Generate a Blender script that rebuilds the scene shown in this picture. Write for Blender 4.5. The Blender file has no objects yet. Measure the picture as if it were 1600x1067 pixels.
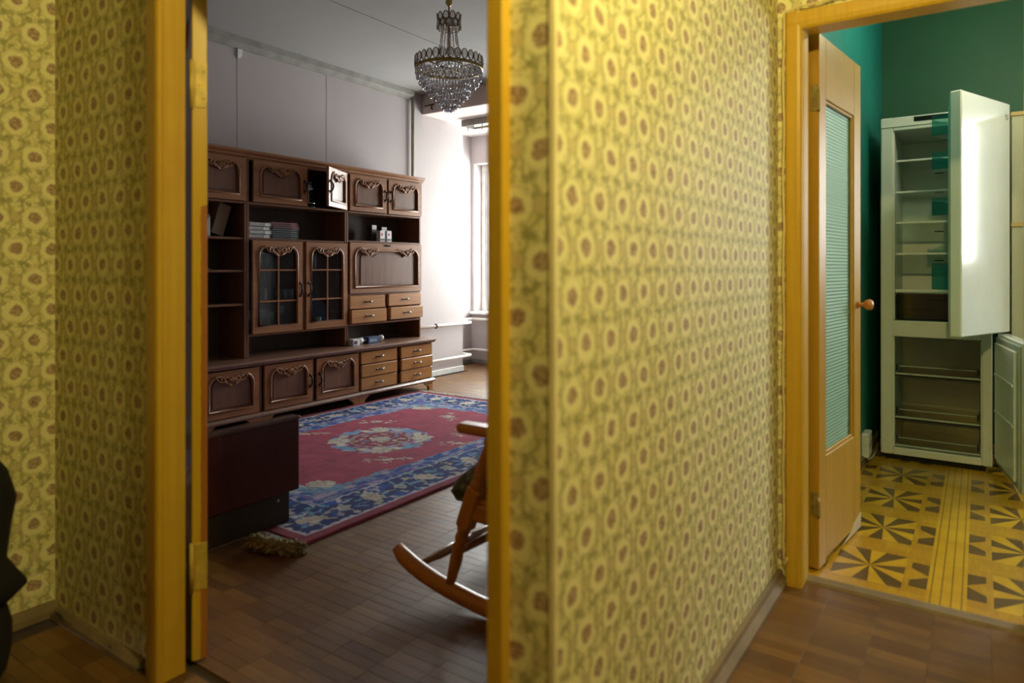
import bpy, math, random
import numpy as np
from mathutils import Vector, Matrix
from mathutils.geometry import tessellate_polygon

random.seed(7)
rng = np.random.default_rng(7)
S = bpy.context.scene
COL = S.collection
PI = math.pi

# ------------------------------------------------------------------ camera
YAW = math.radians(34.4)
cam = bpy.data.cameras.new('camera')
cam.sensor_width = 36.0
cam.lens = 24.0
cam.shift_y = -(533.5 - 418.0) / 1600.0
cam.clip_start = 0.02
cam.dof.use_dof = True
cam.dof.focus_distance = 5.6
cam.dof.aperture_fstop = 2.0
camo = bpy.data.objects.new('camera', cam)
camo.location = (0, 0, 1.15)
camo.rotation_euler = (PI / 2, 0, YAW)
COL.objects.link(camo)
S.camera = camo

# ------------------------------------------------------------------ world (overcast daylight)
W = bpy.data.worlds.new('world')
S.world = W
W.use_nodes = True
WB = W.node_tree.nodes['Background']
WB.inputs[0].default_value = (1.0, 0.97, 0.97, 1)
WB.inputs[1].default_value = 23.0

# ------------------------------------------------------------------ exposure
S.view_settings.view_transform = 'Standard'
S.view_settings.look = 'None'
S.view_settings.exposure = 0.0
S.view_settings.gamma = 1.0
S.view_settings.use_curve_mapping = False

HALL_LAMP = ((0.06, 0.74, 2.40), 90.0, (1.0, 0.84, 0.31))
KITCHEN_LAMP = ((0.25, 3.90, 2.52), 18.0, (1.0, 0.93, 0.58))

def portal(loc, rot, sx, sy):
    l = bpy.data.lights.new('window_portal', 'AREA')
    l.shape = 'RECTANGLE'; l.size = sx; l.size_y = sy
    l.cycles.is_portal = True
    o = bpy.data.objects.new('window_portal', l)
    o.location = loc; o.rotation_euler = rot
    COL.objects.link(o)
portal((-4.02, 6.84, 1.51), (-PI / 2, 0, 0), 2.04, 1.78)
portal((1.56, 5.53, 1.70), (-PI / 2, 0, 0), 1.28, 1.2)

# ================================================================== node helpers
class V:
    """a socket with arithmetic"""
    def __init__(s, nt, sock): s.nt, s.s = nt, sock
    def m(s, op, *a):
        n = s.nt.nodes.new('ShaderNodeMath'); n.operation = op
        for i, x in enumerate((s,) + a):
            if isinstance(x, V): s.nt.links.new(x.s, n.inputs[i])
            else: n.inputs[i].default_value = float(x)
        return V(s.nt, n.outputs[0])
    def __add__(s, o): return s.m('ADD', o)
    __radd__ = __add__
    def __sub__(s, o): return s.m('SUBTRACT', o)
    def __rsub__(s, o): return (s * -1.0) + o
    def __mul__(s, o): return s.m('MULTIPLY', o)
    __rmul__ = __mul__
    def __truediv__(s, o): return s.m('DIVIDE', o)
    def abs(s): return s.m('ABSOLUTE')
    def min(s, o): return s.m('MINIMUM', o)
    def max(s, o): return s.m('MAXIMUM', o)
    def round(s): return s.m('ROUND')
    def fract(s): return s.m('FRACT')
    def sin(s): return s.m('SINE')
    def lt(s, o): return s.m('LESS_THAN', o)
    def gt(s, o): return s.m('GREATER_THAN', o)
    def sqrt(s): return s.m('SQRT')
    def near(s, w): return s - (s / w).round() * w          # wrap to +-w/2
    def step(s, a, b):                                       # smooth 0..1 between a and b
        n = s.nt.nodes.new('ShaderNodeMapRange'); n.interpolation_type = 'SMOOTHSTEP'
        s.nt.links.new(s.s, n.inputs[0])
        n.inputs[1].default_value = a; n.inputs[2].default_value = b
        n.inputs[3].default_value = 0; n.inputs[4].default_value = 1
        return V(s.nt, n.outputs[0])

def length(a, b): return (a * a + b * b).sqrt()

class Mat:
    def __init__(s, name):
        s.m = bpy.data.materials.new(name); s.m.use_nodes = True
        s.nt = s.m.node_tree; s.b = s.nt.nodes['Principled BSDF']
        s._co = None
    def n(s, t): return s.nt.nodes.new(t)
    def link(s, a, b): s.nt.links.new(a.s if isinstance(a, V) else a, b)
    def co(s, which='Object'):
        if s._co is None: s._co = s.n('ShaderNodeTexCoord')
        return s._co.outputs[which]
    def xyz(s, which='Object'):
        q = s.n('ShaderNodeSeparateXYZ'); s.link(s.co(which), q.inputs[0])
        return [V(s.nt, q.outputs[i]) for i in range(3)]
    def noise(s, scale, detail=3, vec=None, stretch=None, rough=.55, out='Fac'):
        n = s.n('ShaderNodeTexNoise'); n.inputs['Scale'].default_value = scale
        n.inputs['Detail'].default_value = detail; n.inputs['Roughness'].default_value = rough
        src = vec if vec is not None else s.co()
        if stretch:
            mp = s.n('ShaderNodeMapping'); mp.inputs['Scale'].default_value = stretch
            s.link(src, mp.inputs[0]); src = mp.outputs[0]
        s.link(src, n.inputs['Vector'])
        return V(s.nt, n.outputs[out])
    def ramp(s, f, stops):
        r = s.n('ShaderNodeValToRGB'); e = r.color_ramp.elements
        while len(e) < len(stops): e.new(.5)
        for k, (p, c) in enumerate(stops):
            e[k].position = p; e[k].color = tuple(c) + (1,) if len(c) == 3 else c
        s.link(f, r.inputs[0]); return r.outputs[0]
    def mix(s, f, a, b, mode='MIX'):
        n = s.n('ShaderNodeMix'); n.data_type = 'RGBA'; n.blend_type = mode
        def put(x, i):
            if isinstance(x, V): s.link(x, n.inputs[i])
            elif isinstance(x, (tuple, list)): n.inputs[i].default_value = tuple(x) + (1,) if len(x) == 3 else x
            elif isinstance(x, (int, float)): n.inputs[i].default_value = x
            else: s.nt.links.new(x, n.inputs[i])
        put(f, 0); put(a, 6); put(b, 7)
        return n.outputs[2]
    def col(s, c):
        if isinstance(c, (tuple, list)): s.b.inputs['Base Color'].default_value = tuple(c) + (1,)
        else: s.link(c, s.b.inputs['Base Color'])
    def set(s, **k):
        for a, v in k.items(): s.b.inputs[a.replace('_', ' ')].default_value = v
        return s
    def bump(s, h, strength=.3, dist=.01):
        n = s.n('ShaderNodeBump'); n.inputs['Strength'].default_value = strength
        n.inputs['Distance'].default_value = dist
        s.link(h, n.inputs['Height']); s.link(n.outputs[0], s.b.inputs['Normal'])

def plain(name, c, rough=.6, metal=0., var=.12, scale=12, bump=0., coat=0., spec=.5):
    M = Mat(name); f = M.noise(scale, 4)
    d = tuple(max(0, x * (1 - var)) for x in c); l = tuple(min(1, x * (1 + var)) for x in c)
    M.col(M.ramp(f, [(.3, d), (.7, l)]))
    M.set(Roughness=rough, Metallic=metal, Coat_Weight=coat)
    M.b.inputs['Specular IOR Level'].default_value = spec
    if bump: M.bump(f, bump, .004)
    return M.m

def wood(name, dark, light, axis=1, rough=.32, coat=.35, scale=1.0, spec=.5):
    """grain running along one axis of the object"""
    M = Mat(name)
    st = [22, 22, 22]; st[axis] = 1.6
    f = M.noise(1.0 * scale, 6, stretch=tuple(st), rough=.65)
    st2 = [90, 90, 90]; st2[axis] = 4
    g = M.noise(1.0 * scale, 3, stretch=tuple(st2))
    c1 = M.ramp(f, [(.25, dark), (.75, light)])
    c2 = M.mix(g.step(.55, .8) * .45, c1, tuple(x * .45 for x in dark))
    M.col(c2)
    M.set(Roughness=rough, Coat_Weight=coat, Coat_Roughness=.22)
    M.b.inputs['Specular IOR Level'].default_value = spec
    M.bump(g, .06, .002)
    return M.m

def thin_glass(name, tint=(.9, .95, .95), rough=.02, ior=1.5, extra=0.0):
    m = bpy.data.materials.new(name); m.use_nodes = True
    nt = m.node_tree; nt.nodes.clear()
    o = nt.nodes.new('ShaderNodeOutputMaterial'); mx = nt.nodes.new('ShaderNodeMixShader')
    t = nt.nodes.new('ShaderNodeBsdfTransparent'); g = nt.nodes.new('ShaderNodeBsdfGlossy')
    fr = nt.nodes.new('ShaderNodeFresnel'); fr.inputs[0].default_value = ior
    ge = nt.nodes.new('ShaderNodeNewGeometry'); mr = nt.nodes.new('ShaderNodeMapRange')     # same index on both sides of the sheet
    mr.inputs[3].default_value = ior; mr.inputs[4].default_value = 1 / ior
    nt.links.new(ge.outputs['Backfacing'], mr.inputs[0]); nt.links.new(mr.outputs[0], fr.inputs[0])
    t.inputs[0].default_value = tuple(tint) + (1,)
    g.inputs[0].default_value = (1, 1, 1, 1); g.inputs['Roughness'].default_value = rough
    ad = nt.nodes.new('ShaderNodeMath'); ad.operation = 'ADD'; ad.inputs[1].default_value = extra; ad.use_clamp = True
    nt.links.new(fr.outputs[0], ad.inputs[0]); nt.links.new(ad.outputs[0], mx.inputs[0])
    nt.links.new(t.outputs[0], mx.inputs[1]); nt.links.new(g.outputs[0], mx.inputs[2])
    nt.links.new(mx.outputs[0], o.inputs[0])
    return m

# ------------------------------------------------------------------ wallpaper (printed pattern)
def wallpaper(name, du, dv, sv=1.0):
    M = Mat(name)
    x, y, z = M.xyz()
    u = x + y - du; v = (z - dv) * (1 / sv)
    n1 = M.noise(70, 3); n2 = M.noise(24, 3); n3 = M.noise(170, 2)
    d1 = M.noise(30, 2); d2 = M.noise(33, 2, stretch=(1, 1, 1.13))
    uu = u + (n1 - .5) * .008 + (d1 - .5) * .022; vv = v + (n3 - .5) * .005 + (d2 - .5) * .022
    A, B = .106, .2
    a1, b1 = uu.near(A), vv.near(B)
    a2, b2 = (uu - A / 2).near(A), (vv - B / 2).near(B)
    dm = length(a1, b1).min(length(a2, b2))                    # to the medallions
    a3, b3 = uu.near(A), (vv - B / 2).near(B)
    a4, b4 = (uu - A / 2).near(A), vv.near(B)
    dd = length(a3, b3).min(length(a4, b4))                    # to the pale buds
    def leaves(a, b):
        p = length((a.abs() - .017) * .9, (b + .047) * 1.0)
        q = length((a.abs() - .018) * .9, (b - .047) * 1.0)
        return p.min(q)
    dl = leaves(a1, b1).min(leaves(a2, b2)) + (n1 - .5) * .016
    s = uu / (A / 2) + vv / (B / 2); t = uu / (A / 2) - vv / (B / 2)
    sw = (v * 125.0).sin() * .10; tw = (v * 125.0 + 1.2).sin() * .10
    line = ((s - 1 + sw).near(2).abs()).min((t - 1 + tw).near(2).abs())
    lm = 1 - (line + (n1 - .5) * .30).step(.05, .15)
    fine = M.noise(95, 3, rough=.7)
    cream = M.mix(n2.step(.35, .7), (.81, .75, .36), (.89, .84, .47))
    olive = M.mix(n1.step(.3, .7), (.37, .33, .12), (.56, .52, .25))
    c = M.mix(fine.step(.50, .60) * .55, cream, (.50, .45, .19))
    c = M.mix(lm * .55, c, (.31, .28, .095))
    c = M.mix((1 - (dl + (n3 - .5) * .012).step(.005, .012)) * .75, c, M.mix(n3.step(.35, .65), (.27, .26, .10), olive))
    rimd = dm + (n1 - .5) * .010
    c = M.mix((1 - (rimd + (n3 - .5) * .008).step(.029, .038)) * .85, c, (.92, .87, .50))
    c = M.mix((1 - (rimd - .0385).abs().step(.001, .004)) * .3, c, olive)
    bd = dd + (n3 - .5) * .003
    c = M.mix((1 - bd.step(.0160, .021)) * .55, c, olive)
    c = M.mix(1 - bd.step(.0125, .0145), c, (.68, .58, .29))
    petal = M.mix(n3.step(.38, .62), (.33, .215, .125), (.60, .45, .29))
    c = M.mix(1 - (dm + (n1 - .5) * .007).step(.0160, .0215), c, petal)
    M.col(c)
    M.set(Roughness=.62)
    M.b.inputs['Specular IOR Level'].default_value = .3
    M.bump(n1 * .5 + n3 * .5, .12, .002)
    return M.m

# ------------------------------------------------------------------ kitchen linoleum (printed parquet stars)
def lino():
    M = Mat('linoleum_print')
    x, y, z = M.xyz()
    n1 = M.noise(9, 4); n2 = M.noise(1, 3, stretch=(120, 8, 1)); 
    a = (x + .350).near(.508); b = (y - 2.954).near(.459)
    inx = a.abs().lt(.117); iny = b.abs().lt(.158)
    ang = (b * .117 / .158).m('ARCTAN2', a)
    wave = (ang * 7.0 + .9).sin()
    rr = a.abs().max(b.abs() * (.117 / .158))
    star = wave.gt(0) * 1.0
    outer = rr.gt(.113) * 1.0
    # small side boxes: triangles
    sx = (a.abs() - .166).abs(); sbox = sx.lt(.029)
    tri = b.abs().lt((.196 - a.abs()) * .95 + .004)
    light = M.mix(n1.step(.3, .7), (.53, .30, .012), (.64, .39, .018))
    mid = M.mix(n1.step(.3, .7), (.40, .205, .010), (.47, .255, .013))
    dark = M.mix(n1.step(.3, .7), (.10, .055, .016), (.15, .085, .022))
    c = M.mix(n2.step(.3, .7) * .5, mid, light)
    c = M.mix(inx * iny, c, M.mix(star, light, dark))
    c = M.mix(sbox * b.abs().lt(.118) * (1 - tri), c, dark)
    # strips between the boxes
    st = (a.near(.508) - .254).near(.508)
    band = st.abs().lt(.060)
    ln = (1 - (st.near(.0305).abs() - .0153).abs().step(.0012, .003))
    c = M.mix(band, c, light)
    c = M.mix(band * ln, c, (.22, .12, .015))
    hl = (b.abs() - .2).abs().lt(.035)
    ed = (1 - (b.abs() - .165).abs().step(.001, .003)) * (1 - band)
    c = M.mix(ed * .6, c, (.25, .13, .02))
    M.col(c); M.set(Roughness=.33, Coat_Weight=.2)
    M.bump(n1, .05, .003)
    return M.m

# ================================================================== mesh helpers
class MB:
    def __init__(s, M=None): s.v, s.f, s.mi, s.sm, s.M, s.cm, s.cs = [], [], [], [], M, 0, False
    def add(s, vs, fs):
        k = len(s.v)
        if s.M is not None: vs = [tuple(s.M @ Vector(p)) for p in vs]
        s.v += [tuple(p) for p in vs]
        for f in fs:
            s.f.append([i + k for i in f]); s.mi.append(s.cm); s.sm.append(s.cs)
        return s
    def mat(s, i): s.cm = i; return s
    def smooth(s, v=True): s.cs = v; return s
    def box(s, x0, x1, y0, y1, z0, z1, c=0.0):
        if c <= 0:
            vs = [(x, y, z) for z in (z0, z1) for y in (y0, y1) for x in (x0, x1)]
            return s.add(vs, [(0, 2, 3, 1), (4, 5, 7, 6), (0, 1, 5, 4), (2, 6, 7, 3), (0, 4, 6, 2), (1, 3, 7, 5)])
        c = min(c, (x1 - x0) * .45, (y1 - y0) * .45, (z1 - z0) * .45)
        vs = []; idx = {}
        X = (x0, x1); Y = (y0, y1); Z = (z0, z1); sg = (1, -1)
        for i in (0, 1):
            for j in (0, 1):
                for k in (0, 1):
                    p = (X[i], Y[j], Z[k]); q = (X[i] + sg[i] * c, Y[j] + sg[j] * c, Z[k] + sg[k] * c)
                    idx[i, j, k, 0] = len(vs); vs.append((p[0], q[1], q[2]))
                    idx[i, j, k, 1] = len(vs); vs.append((q[0], p[1], q[2]))
                    idx[i, j, k, 2] = len(vs); vs.append((q[0], q[1], p[2]))
        F = []
        for d in range(3):
            e, g = (d + 1) % 3, (d + 2) % 3
            for sd in (0, 1):
                loop = []
                for (p, q) in ((0, 0), (1, 0), (1, 1), (0, 1)):
                    t = [0, 0, 0]; t[d] = sd; t[e] = p; t[g] = q
                    loop.append(idx[tuple(t) + (d,)])
                F.append(loop if sd else loop[::-1])
            for p in (0, 1):
                for q in (0, 1):
                    t0 = [0, 0, 0]; t0[e] = p; t0[g] = q; t1 = list(t0); t1[d] = 1
                    l = [idx[tuple(t0) + (e,)], idx[tuple(t1) + (e,)], idx[tuple(t1) + (g,)], idx[tuple(t0) + (g,)]]
                    F.append(l if (p == q) == True else l[::-1])
        for i in (0, 1):
            for j in (0, 1):
                for k in (0, 1):
                    l = [idx[i, j, k, 0], idx[i, j, k, 1], idx[i, j, k, 2]]
                    F.append(l if (i + j + k) % 2 == 1 else l[::-1])
        return s.add(vs, F)
    def prism(s, pts, d0, d1, ax='x'):
        """closed 2d outline extruded along an axis; ax x: pts=(y,z); y: (x,z); z: (x,y)"""
        n = len(pts)
        def P(p, d): return {'x': (d, p[0], p[1]), 'y': (p[0], d, p[1]), 'z': (p[0], p[1], d)}[ax]
        vs = [P(p, d0) for p in pts] + [P(p, d1) for p in pts]
        F = [(i, (i + 1) % n, n + (i + 1) % n, n + i) for i in range(n)]
        tri = tessellate_polygon([[Vector((p[0], p[1], 0)) for p in pts]])
        F += [tuple(t) for t in tri] + [tuple(n + i for i in t[::-1]) for t in tri]
        return s.add(vs, F)
    def ring(s, outer, inner, d0, d1):
        """plate in the y-z plane with a hole, from x=d0 to x=d1"""
        no, ni = len(outer), len(inner)
        allp = outer + inner
        tri = tessellate_polygon([[Vector((p[0], p[1], 0)) for p in outer], [Vector((p[0], p[1], 0)) for p in inner]])
        n = no + ni
        vs = [(d0, p[0], p[1]) for p in allp] + [(d1, p[0], p[1]) for p in allp]
        F = [tuple(t) for t in tri] + [tuple(n + i for i in t[::-1]) for t in tri]
        F += [(i, (i + 1) % no, n + (i + 1) % no, n + i) for i in range(no)]
        F += [(no + (i + 1) % ni, no + i, n + no + i, n + no + (i + 1) % ni) for i in range(ni)]
        return s.add(vs, F)
    def tube(s, pts, r, n=8, closed=False, flat=1.0):
        pts = [Vector(p) for p in pts]; m = len(pts)
        rs = r if isinstance(r, (list, tuple)) else [r] * m
        vs = []; ref = None
        for i, p in enumerate(pts):
            if closed: t = pts[(i + 1) % m] - pts[i - 1]
            else: t = pts[min(i + 1, m - 1)] - pts[max(i - 1, 0)]
            if t.length < 1e-9: t = Vector((0, 0, 1))
            t.normalize()
            if ref is None:
                ref = Vector((0, 0, 1)) if abs(t.z) < .9 else Vector((1, 0, 0))
            b = t.cross(ref)
            if b.length < 1e-6: b = t.cross(Vector((.3, 1, .2)))
            b.normalize(); ref = b.cross(t); ref.normalize()
            for k in range(n):
                a = 2 * PI * k / n
                vs.append(p + (b * math.cos(a) + ref * math.sin(a) * flat) * rs[i])
        F = []
        for i in range(m if closed else m - 1):
            j = (i + 1) % m
            for k in range(n):
                F.append((i * n + k, i * n + (k + 1) % n, j * n + (k + 1) % n, j * n + k))
        if not closed:
            F.append(tuple(range(n))[::-1]); F.append(tuple((m - 1) * n + k for k in range(n)))
        sm = s.cs; s.cs = True; s.add(vs, F); s.cs = sm
        return s
    def lathe(s, prof, c=(0, 0, 0), n=20, axis=(0, 0, 1), cap=True):
        """prof: list of (r, h) along the axis from c"""
        ax = Vector(axis).normalized(); q = Vector((0, 0, 1)).rotation_difference(ax); c = Vector(c)
        vs = []; m = len(prof)
        for r, h in prof:
            for k in range(n):
                a = 2 * PI * k / n
                vs.append(c + q @ Vector((r * math.cos(a), r * math.sin(a), h)))
        F = [(i * n + k, i * n + (k + 1) % n, (i + 1) * n + (k + 1) % n, (i + 1) * n + k) for i in range(m - 1) for k in range(n)]
        if cap:
            if prof[0][0] > 1e-5: F.append(tuple(range(n))[::-1])
            if prof[-1][0] > 1e-5: F.append(tuple((m - 1) * n + k for k in range(n)))
        sm = s.cs; s.cs = True; s.add(vs, F); s.cs = sm
        return s
    def blob(s, c, r, n=12, m=8):
        """ellipsoid"""
        prof = [(math.sin(PI * i / m), -math.cos(PI * i / m)) for i in range(m + 1)]
        vs = []
        for a, h in prof:
            for k in range(n):
                t = 2 * PI * k / n
                vs.append((c[0] + r[0] * max(a, .001) * math.cos(t), c[1] + r[1] * max(a, .001) * math.sin(t), c[2] + r[2] * h))
        F = [(i * n + k, i * n + (k + 1) % n, (i + 1) * n + (k + 1) % n, (i + 1) * n + k) for i in range(m) for k in range(n)]
        sm = s.cs; s.cs = True; s.add(vs, F); s.cs = sm
        return s
    def build(s, name, mats, parent=None, keep=False):
        if not isinstance(mats, (list, tuple)): mats = [mats]
        off = Vector((0, 0, 0))
        if parent is not None:
            p = parent
            while p is not None: off += p.location; p = p.parent
        elif not keep:
            a = np.array(s.v); lo = a.min(0); hi = a.max(0)
            off = Vector(((lo[0] + hi[0]) / 2, (lo[1] + hi[1]) / 2, lo[2]))
        me = bpy.data.meshes.new(name)
        me.from_pydata([(p[0] - off.x, p[1] - off.y, p[2] - off.z) for p in s.v], [], s.f)
        for m in mats: me.materials.append(m)
        me.polygons.foreach_set('material_index', s.mi)
        me.polygons.foreach_set('use_smooth', s.sm)
        me.validate(); me.update()
        o = bpy.data.objects.new(name, me); COL.objects.link(o)
        if parent is not None: o.parent = parent
        elif not keep: o.location = off
        return o

def tag(o, label=None, cat=None, group=None, kind=None):
    if label: o['label'] = label
    if cat: o['category'] = cat
    if group: o['group'] = group
    if kind: o['kind'] = kind
    return o

def thing(name, loc, label, cat, group=None, kind=None):
    o = bpy.data.objects.new(name, None); o.location = loc
    o.empty_display_size = .05
    COL.objects.link(o)
    return tag(o, label, cat, group, kind)

def struct(name, mb, mats, label=None):
    o = mb.build(name, mats, keep=True); tag(o, label, kind='structure'); return o

def copy_tree(o, parent=None):
    c = o.copy(); COL.objects.link(c); c.parent = parent
    for ch in list(o.children): copy_tree(ch, c)
    return c

# ================================================================== materials
WP_face = wallpaper('wallpaper_doorway', -0.636 + 1.02, 1.56)
WP_corr = wallpaper('wallpaper_corridor', -.61 + 1.138, 1.55, .905)
WP_left = wallpaper('wallpaper_left', -2.55 + .907, 1.811)
WP_doorL = WP_face
WP_kit = wallpaper('wallpaper_kitchen_side', 2.62 - .60, 1.50)

def plaster(name, c, rough=.8):
    M = Mat(name); f = M.noise(2.2, 4); g = M.noise(160, 2); h = M.noise(14, 4)
    M.col(M.ramp(f, [(.3, tuple(x * .93 for x in c)), (.7, c)])); M.set(Roughness=rough)
    M.b.inputs['Specular IOR Level'].default_value = .12; M.bump(g * .4 + h * .6, .25, .004); return M.m
M_pale = plaster('pale_wallpaper', (.50, .445, .44))
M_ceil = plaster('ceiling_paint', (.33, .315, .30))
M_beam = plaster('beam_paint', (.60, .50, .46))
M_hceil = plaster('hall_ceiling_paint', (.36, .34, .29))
M_kgreen_lit = plain('daylit_kitchen_green', (.004, .21, .175), .42, var=.10, scale=3)  # kitchen green with the cool daylight of the left wall put into the colour
M_kgreen_shade = plain('shaded_kitchen_green', (.020, .120, .062), .5, var=.10, scale=3)  # same kitchen green, darker and warmer for walls the daylight misses
M_ochre = Mat('ochre_gloss_paint')
_f = M_ochre.noise(1, 4, stretch=(60, 60, 1.5)); _g = M_ochre.noise(5, 3)
M_ochre.col(M_ochre.mix(_g.step(.35, .75) * .6, M_ochre.ramp(_f, [(.3, (.58, .34, .020)), (.75, (.68, .43, .030))]), (.55, .30, .018)))
M_ochre.set(Roughness=.42, Coat_Weight=.15); M_ochre.bump(_f, .15, .002); M_ochre = M_ochre.m
M_kdoor = wood('kitchen_door_wood', (.44, .235, .020), (.55, .315, .036), axis=2, rough=.38, coat=.2)
M_core = plain('bare_wood_chip', (.62, .50, .33), .8)
M_base = plain('dusty_skirting', (.20, .14, .075), .7, var=.25, scale=6)
M_dust = plain('dusty_grey_trim', (.24, .225, .20), .8, var=.2, scale=8)
M_white = plain('white_paint', (.80, .79, .76), .45)
M_pipe = plain('white_pipe_paint', (.80, .77, .72), .4, var=.06)
M_oldpipe = plain('olive_pipe_paint', (.36, .34, .26), .5)
M_black = plain('black_metal', (.02, .018, .016), .35, metal=.6)
M_brass = plain('aged_brass', (.42, .30, .10), .42, metal=.8, var=.25)
M_bronze = plain('dark_bronze', (.20, .14, .075), .38, metal=.85, var=.3)
M_pull = plain('worn_pull_metal', (.16, .14, .13), .28, metal=.9, var=.5, scale=60)
M_gap_shade = plain('fridge_gap_shade', (.012, .01, .008), .9)

WD_d, WD_l = (.115, .040, .016), (.235, .092, .036)
W_y = wood('walnut_along', WD_d, WD_l, 1)
W_z = wood('walnut_upright', WD_d, WD_l, 2)
W_panel = wood('walnut_panel', (.135, .056, .028), (.245, .110, .058), 2, rough=.36, coat=.2)
W_drawer = wood('drawer_wood', (.36, .148, .042), (.55, .255, .084), 1, rough=.33)
W_frame = wood('door_frame_wood', (.23, .088, .028), (.40, .168, .060), 1, rough=.36, coat=.2)
W_top = wood('worktop_wood', (.17, .085, .055), (.29, .155, .105), 1, rough=.28)
W_back = wood('back_board', (.06, .036, .024), (.10, .062, .042), 2, rough=.5, coat=0)
G_pane = thin_glass('pane_glass', (.80, .88, .92))
G_ware = thin_glass('glassware', (.72, .78, .80), rough=.06, extra=.16)
G_crys = thin_glass('crystal', (.80, .78, .76), rough=.06, ior=1.6, extra=.18)
G_win = thin_glass('window_glass', (.94, .98, .97))

# ================================================================== ROOM SHELL
ZC, ZH, ZK = 2.93, 2.80, 2.95
XW = -4.76
# --- hall
b = MB().box(-2.65, -2.55, -1.6, 1.08, 0, ZH); struct('wall_left', b, WP_left, 'left hall wall with cream and olive medallion wallpaper')
b = MB().box(-2.55, -1.935, 1.02, 1.08, 0, ZH).box(-1.935, -.735, 1.02, 1.08, 2.07, ZH).box(-.735, -.67, 1.02, 1.08, 0, ZH)
b.box(-.67, -.612, 1.02, 1.08, 0, ZH)
struct('wall_doorway', b, WP_face, 'papered hall wall around the living room doorway')
b = MB().box(-.67, -.61, 1.08, 2.68, 0, ZH).box(-.612, -.61, 1.0205, 1.08, 0, ZH); struct('wall_corridor', b, WP_corr, 'long papered corridor wall between the two doorways')
b = MB().box(-.61, -.545, 2.62, 2.68, 0, ZH).box(-.545, .14, 2.62, 2.68, 2.035, ZH).box(.14, 1.4, 2.62, 2.68, 0, ZH)
struct('wall_kitchen_doorway', b, WP_kit, 'papered wall around the kitchen doorway')
M_hall_dim = wood('bounce_cutting_brown', (.10, .055, .025), (.16, .09, .04), 2)  # unseen hall walls given a dark tone to cut bounced light
struct('wall_right', MB().box(1.4, 1.5, -1.6, 2.68, 0, ZH), M_hall_dim)
struct('wall_back', MB().box(-2.65, 1.5, -1.7, -1.6, 0, ZH), M_hall_dim)
struct('ceiling', MB().box(-2.65, 1.5, -1.7, 1.08, ZH, ZH + .1).box(-.67, 1.5, 1.08, 2.68, ZH, ZH + .1), M_hceil)
# --- living room
b = MB().box(XW, -2.05, 1.08, 1.14, 0, ZC).box(-2.05, -1.935, 1.08, 1.14, 2.07, ZC).box(-1.935, -.735, 1.08, 1.14, 2.07, ZC).box(-.735, -.67, 1.08, 1.14, 0, ZC)
struct('wall_living_front', b, plaster('brown_wallpaper', (.26, .22, .20)))
M_taupe = plaster('grey_blue_wallpaper', (.36, .37, .40))
struct('wall_living_right', MB().box(-.73, -.67, 1.14, 6.8, 0, ZC), M_taupe)
struct('wall_living_left', MB().box(XW - .1, XW, 1.08, 5.98, 0, ZC + .05).box(-5.2, XW - .1, 5.88, 5.98, 0, ZC + .05), M_pale, 'pale living room wall behind the wall unit')
struct('wall_bay', MB().box(-5.2, -5.08, 5.98, 6.8, 0, ZC), M_pale)
b = MB().box(-5.08, -.73, 6.55, 6.8, 0, .62).box(-5.08, -.73, 6.55, 6.8, 2.40, ZC)
b.box(-5.08, -5.04, 6.55, 6.8, .62, 2.40).box(-3.0, -.73, 6.55, 6.8, .62, 2.40)
struct('wall_window', b, M_pale)
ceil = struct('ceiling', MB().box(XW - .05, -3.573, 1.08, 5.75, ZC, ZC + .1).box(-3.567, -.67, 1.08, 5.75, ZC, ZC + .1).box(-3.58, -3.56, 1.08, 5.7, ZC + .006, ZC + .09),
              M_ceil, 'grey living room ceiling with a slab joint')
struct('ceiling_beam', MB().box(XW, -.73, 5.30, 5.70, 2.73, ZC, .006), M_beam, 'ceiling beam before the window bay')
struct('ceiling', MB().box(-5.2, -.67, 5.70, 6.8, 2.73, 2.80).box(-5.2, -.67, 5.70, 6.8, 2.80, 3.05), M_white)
# moulding along the top of the living room wall
b = MB().prism([(XW, 2.93), (XW, 2.850), (XW + .020, 2.850), (XW + .035, 2.870), (XW + .060, 2.885), (XW + .075, 2.93)], 1.14, 5.12, 'y')
struct('trim_1', b, M_dust, 'dusty grey cornice strip along the living room ceiling')
b = MB(); b.tube([(XW + .03, 5.13, .0), (XW + .03, 5.13, 2.93)], .017, 10)
tag(b.build('riser_pipe', M_oldpipe), 'olive grey riser pipe running up the wall behind the wall unit', 'pipe')
# wallpaper seams of the living room wall (lifted edges)
for i, yy in enumerate((3.17, 4.05)):
    b = MB().box(XW, XW + .0016, yy, yy + .012, .6, 2.86); struct('trim_%d' % (2 + i), b, M_pale)
b = MB().prism([(3.17, 2.86), (3.17, 2.78), (3.185, 2.775), (3.205, 2.80), (3.215, 2.86)], XW + .002, XW + .010, 'x')
struct('trim_4', b, M_white)
struct('baseboard_living', MB().box(XW, XW + .018, 1.14, 5.98, 0, .06, .004), M_white)
struct('baseboard_bay', MB().box(-5.08, -5.062, 5.98, 6.55, 0, .05, .004).box(-5.08, -.73, 6.532, 6.55, 0, .05, .004), M_dust)
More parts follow.
